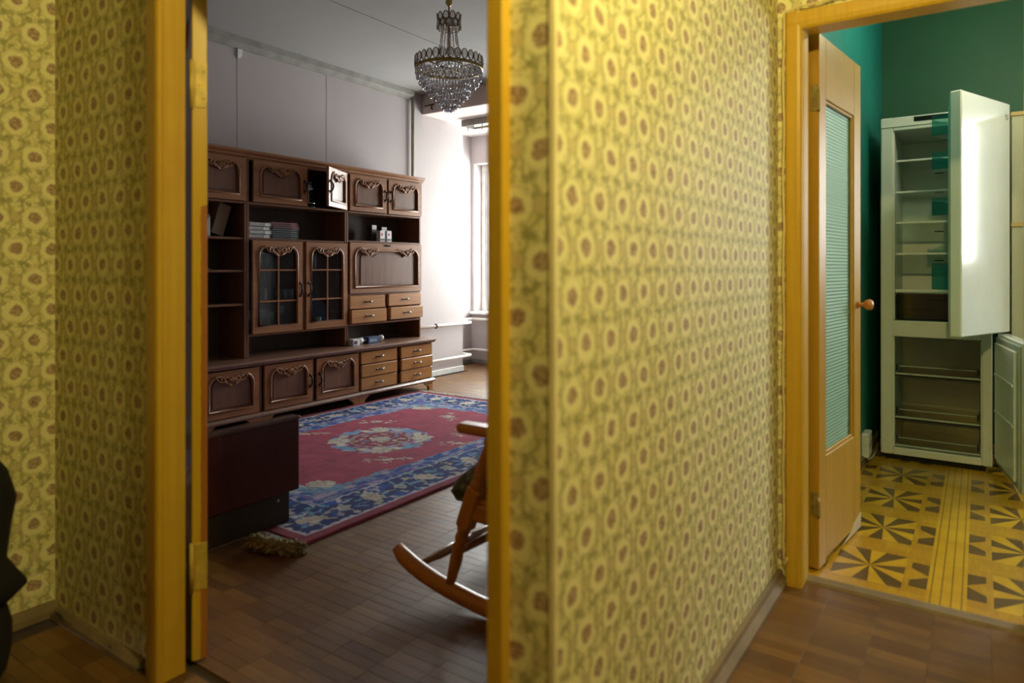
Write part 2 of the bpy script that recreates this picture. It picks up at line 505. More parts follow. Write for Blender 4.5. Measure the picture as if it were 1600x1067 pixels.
# --- kitchen
struct('wall_kitchen_left', MB().box(-.67, -.565, 2.74, 5.5, 0, ZK), M_kgreen_lit, 'kitchen wall behind the open door, coloured teal for the cool daylight on it')
b = MB().box(-.565, .92, 5.42, 5.5, 0, ZK).box(.92, 2.2, 5.42, 5.5, 0, 1.1).box(.92, 2.2, 5.42, 5.5, 2.3, ZK).box(2.2, 2.5, 5.42, 5.5, 0, ZK)
struct('wall_kitchen_back', b, M_kgreen_shade, 'kitchen wall above the fridge, coloured darker green for the shade there')
struct('wall_kitchen_right', MB().box(2.4, 2.5, 2.74, 5.42, 0, ZK), M_white)
b = MB().box(-.67, -.545, 2.68, 2.74, 0, ZK).box(-.545, .14, 2.68, 2.74, 2.035, ZK).box(.14, 2.5, 2.68, 2.74, 0, ZK)
struct('wall_kitchen_front', b, M_kgreen_shade)
struct('ceiling', MB().box(-.67, 2.5, 2.68, 5.5, ZK, ZK + .1), M_white)
# cream edge strip where the two hall papers meet
struct('trim_5', MB().prism([(-.6185, 1.0175), (-.6075, 1.0175), (-.6075, 1.0285), (-.6105, 1.0285), (-.6105, 1.0205), (-.6185, 1.0205)], .03, ZH, 'z'),
       plain('cream_paper_edge', (.88, .78, .45), .6), 'cream folded wallpaper edge on the wall corner')
# --- floors
def rand_wood():
    M = Mat('parquet')
    oi = M.n('ShaderNodeObjectInfo'); ge = M.n('ShaderNodeNewGeometry')
    r = (V(M.nt, oi.outputs['Random']) + V(M.nt, ge.outputs['Random Per Island'])).fract()
    g = M.noise(1, 5, stretch=(6, 70, 6), rough=.65); d = M.noise(1.7, 4, vec=ge.outputs['Position']); d2 = M.noise(5.5, 4, vec=ge.outputs['Position'])
    c = M.ramp(r, [(0, (.12, .054, .016)), (.35, (.155, .072, .020)), (.75, (.18, .087, .024)), (1, (.225, .115, .032))])
    c = M.mix(g.step(.3, .75) * .45, c, (.10, .048, .016))
    c = M.mix(d.step(.50, .72) * .6, c, (.090, .058, .034))
    c = M.mix(d2.step(.58, .75) * .5, c, (.06, .04, .028))
    M.col(c); M.link(d.step(.3, .7) * .25 + .34, M.b.inputs['Roughness'])
    M.b.inputs['Specular IOR Level'].default_value = .45
    M.bump(g, .12, .002)
    return M.m
M_parq = rand_wood()
M_under = plain('floor_underlay', (.06, .035, .018), .9)

def project(X, Y, Z):
    fx, fy = -math.sin(YAW), math.cos(YAW)
    d = fx * X + fy * Y; l = fy * X - fx * Y
    if d <= .05: return None
    return 800 + 1067 * l / d, 418 - (Z - 1.15) * 1067 / d, d

PL, PW = .1545, .0425
def strip_mesh(name):
    b = MB(); x, y, z, c = PL / 2 - .0002, PW / 2 - .0002, .004, .0006
    vs = [(-x, -y, -.004), (x, -y, -.004), (x, y, -.004), (-x, y, -.004)]
    vs += [(-x, -y, z - c), (x, -y, z - c), (x, y, z - c), (-x, y, z - c)]
    vs += [(-x + c, -y + c, z), (x - c, -y + c, z), (x - c, y - c, z), (-x + c, y - c, z)]
    fs = [(8, 9, 10, 11)]
    for i in range(4):
        j = (i + 1) % 4; fs += [(i, j, j + 4, i + 4), (i + 4, j + 4, j + 8, i + 8)]
    b.add(vs, fs); return b
_sb = strip_mesh('plank')
SM = bpy.data.meshes.new('plank'); SM.from_pydata(_sb.v, [], _sb.f); SM.materials.append(M_parq); SM.update()

def parquet(fl, cells, zt, vis, limit=300):
    seen = []; rest = []
    for (x, y) in cells:
        p = project(x, y, zt)
        (seen if p and -10 < p[0] < 1610 and p[1] < 1075 and vis(x, y, p) else rest).append((p[2] if p else 99, x, y))
    seen.sort()
    for d, x, y in seen[:limit]:
        o = bpy.data.objects.new('plank', SM); o.location = (x, y, zt - .004 + rng.uniform(-.0003, .0003)); COL.objects.link(o); o.parent = fl
        o.rotation_euler.z = rng.uniform(-.004, .004)
    rest += seen[limit:]
    if rest:
        b = MB()
        for d, x, y in rest:
            dz = zt - .004 + rng.uniform(-.0003, .0003)
            b.add([(q[0] + x, q[1] + y, q[2] + dz) for q in _sb.v], _sb.f)
        o = b.build('parquet_strips', M_parq, fl); tag(o, kind='stuff')

# living room floor
FLz = 0.0
fl = struct('floor', MB().box(-5.2, -.67, 1.11, 6.8, -.08, -.007), M_under, 'worn strip parquet floor of the living room')
cells = []
xs = np.arange(-5.15, -.72, PL); ys = np.arange(1.12, 6.53, PW)
for i, x in enumerate(xs):
    for j, y in enumerate(ys): cells.append((float(x) + PL / 2, float(y) + PW / 2))
cells = [(x, y) for x, y in cells if x < -.76 and (x > XW + .03 or y > 6.0) and x > -5.06]
def vis_l(x, y, p):
    if not 318 < p[0] < 768: return False
    if -4.26 < x < -2.32 and 1.86 < y < 4.68: return False
    if x < -2.6 and p[0] < 462: return False
    return y > 1.1
parquet(fl, cells, 0.0, vis_l)
# hall floor
fl = struct('floor', MB().box(-2.65, 1.5, -1.7, 1.11, -.08, -.007).box(-.67, 1.5, 1.11, 2.68, -.08, -.007), M_under, 'worn strip parquet floor of the hall')
cells = []
xs = np.arange(-2.5965, 1.4, PL); ys = np.arange(-.4, 2.64, PW)
for x in xs:
    for y in ys:
        X, Y = float(x) + PL / 2, float(y) + PW / 2
        if X < -2.50 or X > 1.32: continue
        if Y > 1.09 and X < -.57: continue
        cells.append((X, Y))
def vis_h(x, y, p):
    if y > 1.0 and x > -.62: return p[0] > 1120
    return y < 1.11 and x < -.8
parquet(fl, cells, 0.0, vis_h)
# kitchen floor
struct('floor', MB().box(-.67, 2.5, 2.70, 5.5, -.06, .004), lino(), 'yellow kitchen linoleum printed with dark parquet stars')
tr = MB(); tr.prism([(2.655, -.005), (2.668, .009), (2.705, .012), (2.725, .0065), (2.73, -.005)], -.545, .14, 'x')
struct('threshold', tr, M_base, 'dusty wooden threshold of the kitchen doorway')
# skirting in the hall
struct('baseboard_corridor', MB().prism([(-.61, 0), (-.575, 0), (-.575, .012), (-.592, .030), (-.596, .045), (-.61, .048)], 1.02, 2.62, 'y'), M_base, 'dusty skirting along the corridor wall')
struct('baseboard_left', MB().prism([(-2.55, 0), (-2.515, 0), (-2.52, .02), (-2.535, .04), (-2.55, .042)], -1.6, 1.02, 'y'), M_base)
bb = MB(); n = 26
pts = []
for i in range(n + 1):
    t = i / n; x = -2.51 + (2.51 - 1.965) * t
    pts.append((x, 1.002 - .004 * math.sin(t * 9), .013 + .006 * math.sin(t * 13) + .004 * math.sin(t * 29)))
bb.tube(pts, .0055, 6)
tag(bb.build('cable', plain('dark_cable', (.03, .026, .02), .5)), 'dark cable lying along the skirting below the left papered wall', 'cable')
struct('baseboard_doorway', MB().prism([(1.02, 0), (.99, 0), (.993, .016), (1.008, .03), (1.02, .032)], -2.51, -1.97, 'x'), M_base)

# ================================================================== LIVING ROOM DOORWAY
fr = thing('door_frame', (-1.34, 1.08, 0), 'ochre painted frame of the living room doorway with tall left jamb', 'door frame', kind='structure')
def casing(mb, prof, z0, z1):
    mb.prism(prof, z0, z1, 'z')
b = MB(); casing(b, [(-1.930, 1.02), (-1.930, 1.004), (-1.925, .998), (-1.890, .993), (-1.868, .993), (-1.861, .997), (-1.861, 1.02)], 0, 2.12)
b.build('casing', M_ochre, fr)
b = MB().box(-1.935, -1.858, 1.008, 1.076, 0, 2.055, .003)
b.build('jamb', M_ochre, fr)
b = MB(); casing(b, [(-.740, 1.02), (-.740, 1.000), (-.737, .997), (-.706, .997), (-.703, 1.000), (-.703, 1.02)], 0, 2.12)
b.build('casing', M_ochre, fr)
b = MB().box(-.750, -.735, 1.02, 1.14, 0, 2.055, .003); b.build('jamb', M_ochre, fr)
b = MB().box(-1.858, -.75, 1.02, 1.14, 2.04, 2.07, .003).box(-1.930, -.703, .995, 1.02, 2.045, 2.12, .004); b.build('lintel', M_ochre, fr)

# door leaf of the living room, swung far open (seen on its hinge edge)
def worn_paint():
    M = Mat('worn_ochre_paint'); x, y, z = M.xyz()
    n = M.noise(5, 4); n2 = M.noise(30, 3)
    wear = (z + (n - .5) * .10 - y * 0.0).lt(1.33) * (z + (n - .5) * .3).gt(.27)
    side = (y + (n2 - .5) * .006 + (n - .5) * .012).lt(-.003)
    low = (z + (n - .5) * .2).lt(.24)
    f = M.noise(1, 4, stretch=(60, 60, 2))
    paint = M.ramp(f, [(.3, (.60, .36, .022)), (.75, (.70, .45, .032))])
    bare = M.ramp(f, [(.3, (.36, .125, .018)), (.75, (.46, .18, .025))])
    c = M.mix((wear * side).max(low * side), paint, bare)
    M.col(c); M.set(Roughness=.3, Coat_Weight=.3); M.bump(n2, .1, .002); return M.m
M_worn = worn_paint()
a_d = math.radians(64)
udir = Vector((-math.sin(a_d), math.cos(a_d), 0)); tdir = Vector((math.cos(a_d), math.sin(a_d), 0))
dl = thing('door_1', (-1.874, 1.102, 0), 'ochre painted living room door swung wide open, seen edge on with two hinges', 'door', kind='structure')
dl.rotation_euler.z = math.atan2(udir.y, udir.x)      # local x = along the leaf, local -y = thickness towards +tdir
TH = .042
def dpart(mb, name, mats, parent=dl):
    me = bpy.data.meshes.new(name); me.from_pydata(mb.v, [], mb.f)
    for m in (mats if isinstance(mats, list) else [mats]): me.materials.append(m)
    me.polygons.foreach_set('material_index', mb.mi); me.polygons.foreach_set('use_smooth', mb.sm); me.update()
    o = bpy.data.objects.new(name, me); COL.objects.link(o); o.parent = parent; return o
# local frame: x along leaf, y: +y = left normal of udir; thickness goes to -y (towards the camera's right)
# mesh recentered so that material y=0 is the middle of the edge
dl.location = Vector((-1.874, 1.102, 0)) + tdir * (TH / 2)
hy2 = TH / 2
b = MB().box(0, .10, -hy2, hy2, .012, 2.03, .003); dpart(b, 'hinge_stile', M_worn)
b = MB().box(.68, .78, -hy2, hy2, .012, 2.03, .003); dpart(b, 'lock_stile', M_worn)
for z0, z1 in ((.012, .22), (.84, .98), (1.91, 2.03)):
    b = MB().box(.10, .68, -hy2, hy2, z0, z1, .002); dpart(b, 'rail', M_worn)
for z0, z1 in ((.22, .84), (.98, 1.91)):
    b = MB().box(.10, .68, -.008, .008, z0, z1).box(.16, .62, -.014, .014, z0 + .06, z1 - .06, .005); dpart(b, 'panel', M_worn)
for z0, z1 in ((1.613, 1.745), (.217, .352)):
    b = MB().box(-.003, .001, -.020, .012, z0, z1, .001)
    b.tube([(-.004, hy2 + .001, z0 - .004), (-.004, hy2 + .001, z1 + .004)], .006, 8)
    for k in (.2, .5, .8): b.lathe([(.0035, 0), (.003, .001)], (-.003, -.010 + .012 * (k == .5), z0 + (z1 - z0) * k), 8, (-1, 0, 0))
    dpart(b, 'hinge', plain('painted_hinge', (.60, .42, .07), .45, metal=.1, var=.25, scale=30))

# ================================================================== KITCHEN DOORWAY
fr = thing('door_frame', (-.2, 2.65, 0), 'ochre painted frame of the kitchen doorway', 'door frame', kind='structure')
b = MB(); casing(b, [(-.580, 2.62), (-.580, 2.603), (-.575, 2.600), (-.540, 2.597), (-.530, 2.600), (-.524, 2.606), (-.524, 2.62)], 0, 2.072)
b.build('casing', M_ochre, fr)
b = MB().box(-.545, -.522, 2.62, 2.70, 0, 2.012, .003).box(-.545, -.530, 2.70, 2.75, 0, 2.03, .003); b.build('jamb', M_ochre, fr)
b = MB().box(-.545, .14, 2.62, 2.70, 2.01, 2.036, .003).box(-.545, .14, 2.70, 2.75, 2.022, 2.036)
b.prism([(2.62, 2.07), (2.602, 2.07), (2.598, 2.066), (2.596, 2.03), (2.600, 2.014), (2.606, 2.006), (2.62, 2.006)], -.574, .2, 'x'); b.build('lintel', M_ochre, fr)
b = MB().box(.118, .14, 2.62, 2.75, 0, 2.03, .003).box(.122, .18, 2.597, 2.62, 0, 2.07, .004); b.build('jamb', M_ochre, fr)
# cream cord along the casing
b = MB(); pts = [(-.583, 2.598, .10 + .0)]
pts = [(-.571, 2.590, .105), (-.576, 2.588, .085), (-.583, 2.589, .10), (-.586, 2.592, .16)]
for i in range(1, 21):
    z = .16 + (2.06 - .16) * i / 20
    pts.append((-.585 + .0025 * math.sin(i * 1.7), 2.595, z))
pts += [(-.581, 2.594, 2.074)]
for i in range(1, 14): pts.append((-.575 + .045 * i, 2.596, 2.080 + .003 * math.sin(i * 2.1) + .0025 * i))
b.tube(pts, .0042, 6)
tag(b.build('cord', plain('cream_cord', (.80, .66, .32), .5)), 'cream electric cord running up and over the kitchen door casing', 'cord')

# kitchen door leaf
kd = thing('door_2', (-.498, 2.775, 0), 'open ochre wooden kitchen door with a tall reeded glass pane', 'door', kind='structure')
kd.rotation_euler.z = math.atan2(.993, .115)     # local x along the leaf away from the hinge
KT = .044; KL = .575                              # local +y = towards the left wall
def reeded():
    M = Mat('reeded_glass'); x, y, z = M.xyz()
    h = (z * 2 * PI / .0135).sin()
    M.col((.42, .68, .58)); M.set(Roughness=.3, Transmission_Weight=.35, IOR=1.25)
    M.bump(h, .35, .003); return M.m
b = MB().box(0, .085, 0, KT, .012, 2.035, .002); dpart(b, 'hinge_stile', M_kdoor, kd)
b = MB().box(KL - .10, KL, 0, KT, .012, 2.035, .002); dpart(b, 'lock_stile', M_kdoor, kd)
b = MB().box(.085, KL - .10, 0, KT, 1.80, 2.035, .002); dpart(b, 'rail', M_kdoor, kd)
b = MB().box(.085, KL - .10, 0, KT, .03, .425, .002); dpart(b, 'rail', M_kdoor, kd)
b = MB()
b.box(.085, .097, .006, .016, .425, 1.80, .002).box(KL - .112, KL - .10, .006, .016, .425, 1.80, .002)
b.box(.097, KL - .112, .006, .016, .425, .437, .002).box(.097, KL - .112, .006, .016, 1.788, 1.80, .002)
dpart(b, 'glazing_bead', M_kdoor, kd)
b = MB().box(.087, KL - .102, .019, .024, .427, 1.798); dpart(b, 'glass_pane', reeded(), kd)
b = MB()
b.lathe([(.017, 0), (.017, .004), (.009, .008), (.008, .022), (.017, .030), (.0235, .040), (.024, .050), (.019, .058), (.006, .062), (.0001, .0625)], (KL - .045, -.0005, .99), 16, (0, -1, 0))
dpart(b, 'door_knob', wood('orange_knob_wood', (.42, .14, .02), (.58, .22, .04), 2), kd)
for z0, z1 in ((1.742, 1.842), (.213, .302)):
    b = MB().box(-.003, .001, .004, .030, z0, z1, .001).box(-.010, -.002, -.006, .004, z0, z1 - .03, .001)
    b.tube([(-.004, .001, z0 - .003), (-.004, .001, z1 - .02)], .0055, 8)
    for k in (.2, .5, .85): b.lathe([(.0038, 0), (.003, .0012)], (-.003, .017, z0 + (z1 - z0) * k), 8, (-1, 0, 0))
    dpart(b, 'hinge', plain('old_brass_hinge', (.34, .26, .09), .5, metal=.4, var=.3, scale=30), kd)
b = MB().prism([(.30, .012), (KL + .0, .012), (KL + .0, .075), (KL - .10, .055), (.42, .030)], -.002, 0.0, 'y')
dpart(b, 'chipped_veneer', M_core, kd)

# ================================================================== WINDOWS
M_frame = plain('window_frame_paint', (.78, .78, .74), .45)
def window(name, x0, x1, z0, z1, y, label, leaves=2, skip_first=False):
    w = thing(name, ((x0 + x1) / 2, y, z0), label, 'window', kind='structure')
    f = .055
    b = MB().box(x0, x0 + f, y, y + .07, z0, z1, .004).box(x1 - f, x1, y, y + .07, z0, z1, .004)
    b.box(x0 + f, x1 - f, y, y + .07, z0, z0 + f, .004).box(x0 + f, x1 - f, y, y + .07, z1 - f, z1, .004)
    b.build('window_frame', M_frame, w)
    n = leaves; wd = (x1 - x0 - 2 * f) / n
    for i in range(n):
        a, c = x0 + f + wd * i, x0 + f + wd * (i + 1)
        if skip_first and i == 0: continue
        g = .045
        b = MB().box(a, a + g, y + .01, y + .05, z0 + f, z1 - f, .004).box(c - g, c, y + .01, y + .05, z0 + f, z1 - f, .004)
        b.box(a + g, c - g, y + .01, y + .05, z0 + f, z0 + f + g, .004).box(a + g, c - g, y + .01, y + .05, z1 - f - g, z1 - f, .004)
        sa = b.build('sash', M_frame, w)
        MB().box(a + g, c - g, y + .028, y + .032, z0 + f + g, z1 - f - g).build('pane', G_win, sa)
        b = MB().box((c if i == 0 else a) - .012, (c if i == 0 else a) + .012, y - .004, y + .01, (z0 + z1) / 2 - .05, (z0 + z1) / 2 + .05, .003)
        b.build('window_handle', M_bronze, sa)
    return w
w1 = window('window_1', -5.04, -3.0, .62, 2.40, 6.70, 'tall bright window in the bay beyond the wall unit', 2)
window('window_2', .92, 2.2, 1.1, 2.3, 5.43, 'kitchen window in the back wall')
b = MB().prism([(-5.08, 6.53), (-3.2, 6.53), (-3.2, 6.70), (-5.08, 6.70)], .59, .622, 'z'); b.box(-5.06, -3.22, 6.48, 6.53, .592, .620, .006)
b.build('window_sill', M_white, w1)

# heating pipes
def pipe(z, label):
    p = thing('heating_pipe', (XW + .06, 5.5, 0), label, 'pipe')
    b = MB(); b.tube([(XW + .06, 4.945, z), (XW + .06, 6.02, z), (XW + .045, 6.06, z), (XW - .10, 6.09, z), (-5.0, 6.13, z), (-5.015, 6.17, z), (-5.015, 6.44, z), (-5.0, 6.48, z), (-4.9, 6.49, z), (-1.0, 6.49, z)], .017, 10)
    b.build('pipe_run', M_pipe, p)
    for yy in ((5.45,) if z > .4 else (5.30,)):
        b = MB(); b.tube([(XW + .06 + .022 * math.cos(t), yy, z + .022 * math.sin(t)) for t in np.linspace(-2.4, 2.4, 12)], .006, 6)
        b.tube([(XW, yy, z), (XW + .04, yy, z)], .005, 6); b.build('clamp', M_black, p)
    for xx in (-4.62, -3.9):
        b = MB(); b.tube([(xx, 6.49 + .022 * math.cos(t), z + .022 * math.sin(t)) for t in np.linspace(0, 2 * PI, 12)], .006, 6)
        b.tube([(xx, 6.51, z), (xx, 6.55, z)], .005, 6); b.build('clamp', M_dust, p)
pipe(.535, 'upper white heating pipe along the wall right of the wall unit')
pipe(.17, 'lower white heating pipe just above the floor right of the wall unit')

# unseen white curtain, added only to put a pale reflection in the glazed doors
cu = thing('curtain', (-.79, 5.70, .12), 'unseen white curtain added at the right wall for a pale reflection in the glazed doors', 'curtain')
b = MB().smooth(); n = 60; vs = []
for side in (0, 1):
    for z in (.12, .9, 1.7, 2.60):
        for i in range(n + 1):
            t = i / n; vs.append((-.790 + .018 * math.sin(t * 34 + z * .4) + .004 * side, 5.52 + .36 * t, z))
m = n + 1; F = []
for k in range(3):
    for i in range(n):
        a = k * m + i; F.append((a, a + 1, a + m + 1, a + m)); q = a + 4 * m; F.append((q, q + m, q + m + 1, q + 1))
b.add(vs, F); b.build('added_curtain_cloth', plain('reflection_curtain', (.82, .84, .86), .8, var=.03), cu)
b = MB(); b.tube([(-.79, 5.45, 2.62), (-.79, 5.95, 2.62)], .010, 8); b.tube([(-.735, 5.70, 2.62), (-.79, 5.70, 2.62)], .008, 6); b.build('added_curtain_rod', M_bronze, cu)

# curtain cornice hanging below the bay soffit
c = thing('curtain_rail', (-3.2, 5.78, 2.73), 'dusty wooden curtain rail under the ceiling of the window bay', 'curtain rail')
MB().box(-4.56, -1.2, 5.70, 5.72, 2.652, 2.722, .004).build('front_board', M_dust, c)
MB().box(-4.56, -4.535, 5.72, 5.90, 2.652, 2.722, .004).build('end_board', M_dust, c)
MB().box(-4.56, -1.2, 5.90, 5.915, 2.655, 2.68, .003).build('back_track', M_oldpipe, c)
MB().box(-4.535, -1.2, 5.72, 5.90, 2.722, 2.729).build('top_board', M_dust, c)
for i, (xx, l) in enumerate(((-4.50, .045), (-4.31, .05), (-4.05, .04), (-3.7, .04), (-3.3, .04))):
    b = MB(); b.tube([(xx, 5.74, 2.66), (xx, 5.74, 2.652 - l * .4), (xx + .006, 5.74, 2.652 - l * .7), (xx - .004, 5.74, 2.652 - l)], .007, 6); b.build('curtain_hook', M_oldpipe, c)
bk = thing('wire_bracket', (-4.6, 5.30, 2.8), 'small dark wire hook on the face of the ceiling beam', 'hook')
b = MB(); b.tube([(-4.72, 5.296, 2.812), (-4.58, 5.292, 2.818)], .006, 6); b.tube([(-4.62, 5.292, 2.815), (-4.615, 5.285, 2.775), (-4.60, 5.28, 2.762)], .007, 6); b.build('hook_wire', M_black, bk)

# ================================================================== WALL UNIT
XB = XW + .022          # backs of the cabinets
XU, XL = -4.42, -4.28   # front planes of the upper and lower cabinets

def arch_contour(w, h, dip=.055, rs=None, kind='arch', n=10):
    """outline of a carved opening centred on a=0, z from 0 to h (counter-clockwise)"""
    def top(x):
        ax = abs(x)
        if kind == 'fall':
            cpos = w * .30
            sh = w / 2 - .085
            if ax > sh:
                t = (ax - sh) / (w / 2 - sh); return h - .085 * (1 - math.sqrt(max(0, 1 - t * t)))
            if ax > cpos:
                t = (ax - cpos) / (sh - cpos); return h - dip * .5 * (1 + math.cos(PI * t))
            if ax > cpos - .09:
                t = (cpos - ax) / .09; return h - dip + (dip * .62) * .5 * (1 - math.cos(PI * t))
            return h - dip * .38
        sh = w * .30
        if ax > sh:
            t = (ax - sh) / (w / 2 - sh); return h - .07 * (1 - math.sqrt(max(0, 1 - t * t)))
        t = ax / sh
        return h - dip * .5 * (1 + math.cos(PI * min(1, t)))
    m = 44
    # denser at the ends
    xs = [w / 2 * math.sin(PI / 2 * (1 - 2 * i / m)) if kind != 'fall' else w / 2 * math.copysign(1 - abs(2 * i / m - 1) ** 1 * 0 - 0, 1) for i in range(m + 1)]
    if kind == 'fall':
        xs = [w / 2 * math.sin(PI / 2 * (1 - 2 * i / m)) for i in range(m + 1)]
    pts = [(-w / 2, 0), (w / 2, 0)] + [(x, top(x)) for x in xs]
    out = []
    for p in pts:
        if not out or (abs(p[0] - out[-1][0]) + abs(p[1] - out[-1][1])) > 1e-4: out.append(p)
    return out

def scroll(b, x, y, z, s=1.0):
    """carved crest: shell between two leafy scrolls"""
    b.blob((x + .006, y, z + .010 * s), (.012, .017 * s, .021 * s), 12, 8)
    for k in range(-2, 3):
        b.tube([(x + .014, y + k * .004 * s, z - .006 * s), (x + .018, y + k * .007 * s, z + .012 * s), (x + .012, y + k * .009 * s, z + .028 * s)], .0035 * s, 5)
    for sg in (-1, 1):
        p = [(x + .008, y + sg * (.014 + .085 * t) * s, z + (-.012 + .046 * t ** 1.25 + .010 * math.sin(t * 7)) * s) for t in np.linspace(0, 1, 9)]
        b.tube(p, [.0065 * s * (1.2 - .7 * t) for t in np.linspace(0, 1, 9)], 6)
        p = [(x + .010, y + sg * (.030 + .016 * math.cos(a) * (1 - a / 9)) * s, z + (.016 + .015 * math.sin(a) * (1 - a / 9)) * s) for a in np.linspace(-1.5, 5, 12)]
        b.tube(p, [.0055 * s * (1 - .5 * i / 12) for i in range(12)], 5)
        p = [(x + .009, y + sg * (.055 + .011 * math.cos(a) * (1 - a / 9)) * s, z + (.022 + .012 * math.sin(a) * (1 - a / 9)) * s) for a in np.linspace(-1.0, 5, 10)]
        b.tube(p, [.005 * s * (1 - .5 * i / 10) for i in range(10)], 5)
        b.tube([(x + .006, y, z - .018 * s), (x + .009, y + sg * .02 * s, z - .012 * s), (x + .008, y + sg * .05 * s, z + .002 * s)], [.006 * s, .005 * s, .003 * s], 5)

def bow_handle(b, x, y, z, l=.085, vert=True):
    P = (lambda o, a: (x + o, y, z + a)) if vert else (lambda o, a: (x + o, y + a, z))
    n = 9; pts = []
    for i in range(n):
        t = -1 + 2 * i / (n - 1); pts.append(P(.004 + .022 * (1 - t * t) ** .6 if abs(t) < 1 else .003, t * l / 2))
    b.tube(pts, [.0045 + .0035 * (1 - abs(-1 + 2 * i / (n - 1))) for i in range(n)], 7)
    for t in (-1, 1):
        p = P(.0, t * l / 2); r = (.004, .009, .014) if vert else (.004, .014, .009)
        b.blob((p[0] + .002, p[1], p[2]), r, 8, 6)

def carved_door(parent, y0, y1, z0, z1, xf, hside=None, kind='arch', M=None, glass=False, name='door', crest=1.0, bm=.045, bs=.055, bt=.035):
    yc = (y0 + y1) / 2; w = y1 - y0; th = .02
    outer = [(y0, z0), (y1, z0), (y1, z1), (y0, z1)]
    cw, ch = w - 2 * bs, (z1 - z0) - bm - bt
    dip = .056 if kind != 'fall' else .055
    con = [(yc + a, z0 + bm + q) for a, q in arch_contour(cw, ch, dip, kind=kind)]
    d = MB(M).ring(outer, con, xf - th, xf).build(name, W_frame, parent)
    b = MB(M); b.tube([(xf, p[0], p[1]) for p in con], .0105, 8, closed=True)
    inn = [(yc + (a) * .945, z0 + bm + .006 + q * .955) for a, q in arch_contour(cw, ch, dip, kind=kind)]
    if not glass: pass
    b.build('moulding', W_frame, d)
    if not glass:
        b = MB(M).box(xf - .020, xf - .017, y0 + bs * .6, y1 - bs * .6, z0 + bm * .6, z1 - bt * .6)
        inn2 = [(yc + a * .80, z0 + bm + .024 + q * .83) for a, q in arch_contour(cw, ch, dip, kind=kind)]
        b.prism(inn2, xf - .018, xf - .010, 'x'); b.build('panel', W_panel, d)
    b = MB(M)
    zt = z0 + bm + ch - dip
    if kind == 'fall':
        scroll(b, xf, yc - cw * .30, zt + .012, crest * 1.15); b.build('carving', W_frame, d)
        b = MB(M); scroll(b, xf, yc + cw * .30, zt + .012, crest * 1.15)
    else: scroll(b, xf, yc, zt + .012, crest * min(1, cw / .33) * 1.3)
    b.build('carving', W_frame, d)
    if glass:
        zb = z0 + bm; zh = zt
        b = MB(M); t = .0065
        b.box(xf - .014, xf + .002, yc - t, yc + t, zb, zh + .01, .003)
        hs = [z0 + (z1 - z0) * q for q in (.34, .68)]
        for q in hs: b.box(xf - .012, xf, yc - cw / 2, yc + cw / 2, q - t, q + t, .003)
        b.build('muntin', W_frame, d)
        lv = [zb - .008] + hs + [z1 - bt + .005]
        for i in range(3):
            for s in (-1, 1):
                a, c = (yc - cw / 2 - .008, yc) if s < 0 else (yc, yc + cw / 2 + .008)
                MB(M).box(xf - .017, xf - .014, a, c, lv[i], lv[i + 1]).build('pane', G_pane, d)
    if hside:
        b = MB(M); yy = y0 + .024 if hside == 'L' else y1 - .024
        zz = (z0 + z1) / 2 if not glass else z0 + (z1 - z0) * .46
        bow_handle(b, xf + .002, yy, zz, .085 if not glass else .10); h = b.build('handle', M_black, d); tag(h, 'dark iron bow handle')
    elif kind == 'fall':
        b = MB(M); b.box(xf, xf + .004, yc - .04, yc + .04, z1 - .026, z1 - .010, .002); b.tube([(xf + .004, yc - .032, z1 - .018), (xf + .012, yc - .02, z1 - .020), (xf + .012, yc + .02, z1 - .020), (xf + .004, yc + .032, z1 - .018)], .004, 6)
        b.build('handle', M_black, d)
    return d

def drawer(parent, y0, y1, z0, z1, xf, out=0.0):
    b = MB().box(xf - .02, xf + out, y0, y1, z0, z1, .006)
    if out > .002: b.box(xf - .30, xf - .02, y0 + .02, y1 - .02, z0 + .012, z1 - .02)
    d = b.build('drawer', W_drawer, parent)
    b = MB(); bow_handle(b, xf + out, (y0 + y1) / 2, (z0 + z1) / 2 + .002, .075, False)
    tag(b.build('handle', M_pull, d), 'dark metal pull with a bright worn grip')
    return d

def hutch(y0, y1, label, shelves):
    h = thing('hutch_cabinet', ((XB + XU) / 2, (y0 + y1) / 2, .487), label, 'cabinet', 'upper cabinets of the carved wall unit')
    t = .02
    MB().box(XB, XU, y0 + .001, y0 + t, .487, 1.955, .002).build('side_panel', W_z, h)
    MB().box(XB, XU, y1 - t, y1 - .001, .487, 1.955, .002).build('side_panel', W_z, h)
    MB().box(XB, XB + .008, y0 + t, y1 - t, .487, 1.955).build('back_panel', W_back, h)
    MB().box(XB, XU, y0 + t, y1 - t, 1.935, 1.955).build('top_panel', W_y, h)
    pr = [(XU - .04, 1.945), (XU + .006, 1.945), (XU + .010, 1.955), (XU + .020, 1.960), (XU + .022, 1.972), (XU + .036, 1.980), (XU + .048, 1.990), (XU + .050, 2.004), (XU - .04, 2.004)]
    MB().prism(pr, y0 + .001, y1 - .001 + (.012 if y1 > 4.8 else 0), 'y').build('cornice', W_frame, h)
    for z, d in shelves: MB().box(XB + .008, XU - d, y0 + t, y1 - t, z - .009, z + .009, .003).build('shelf', W_y, h)
    return h

def bracket(y, sgn):
    """scalloped bracket foot outline (y,z)"""
    w = .115
    pts = [(0, 0), (.045, 0), (.052, .010), (.060, .030), (.075, .042), (.090, .046), (.100, .056), (.115, .066), (.115, .072), (0, .072)]
    return [(y + sgn * a, z) for a, z in pts]

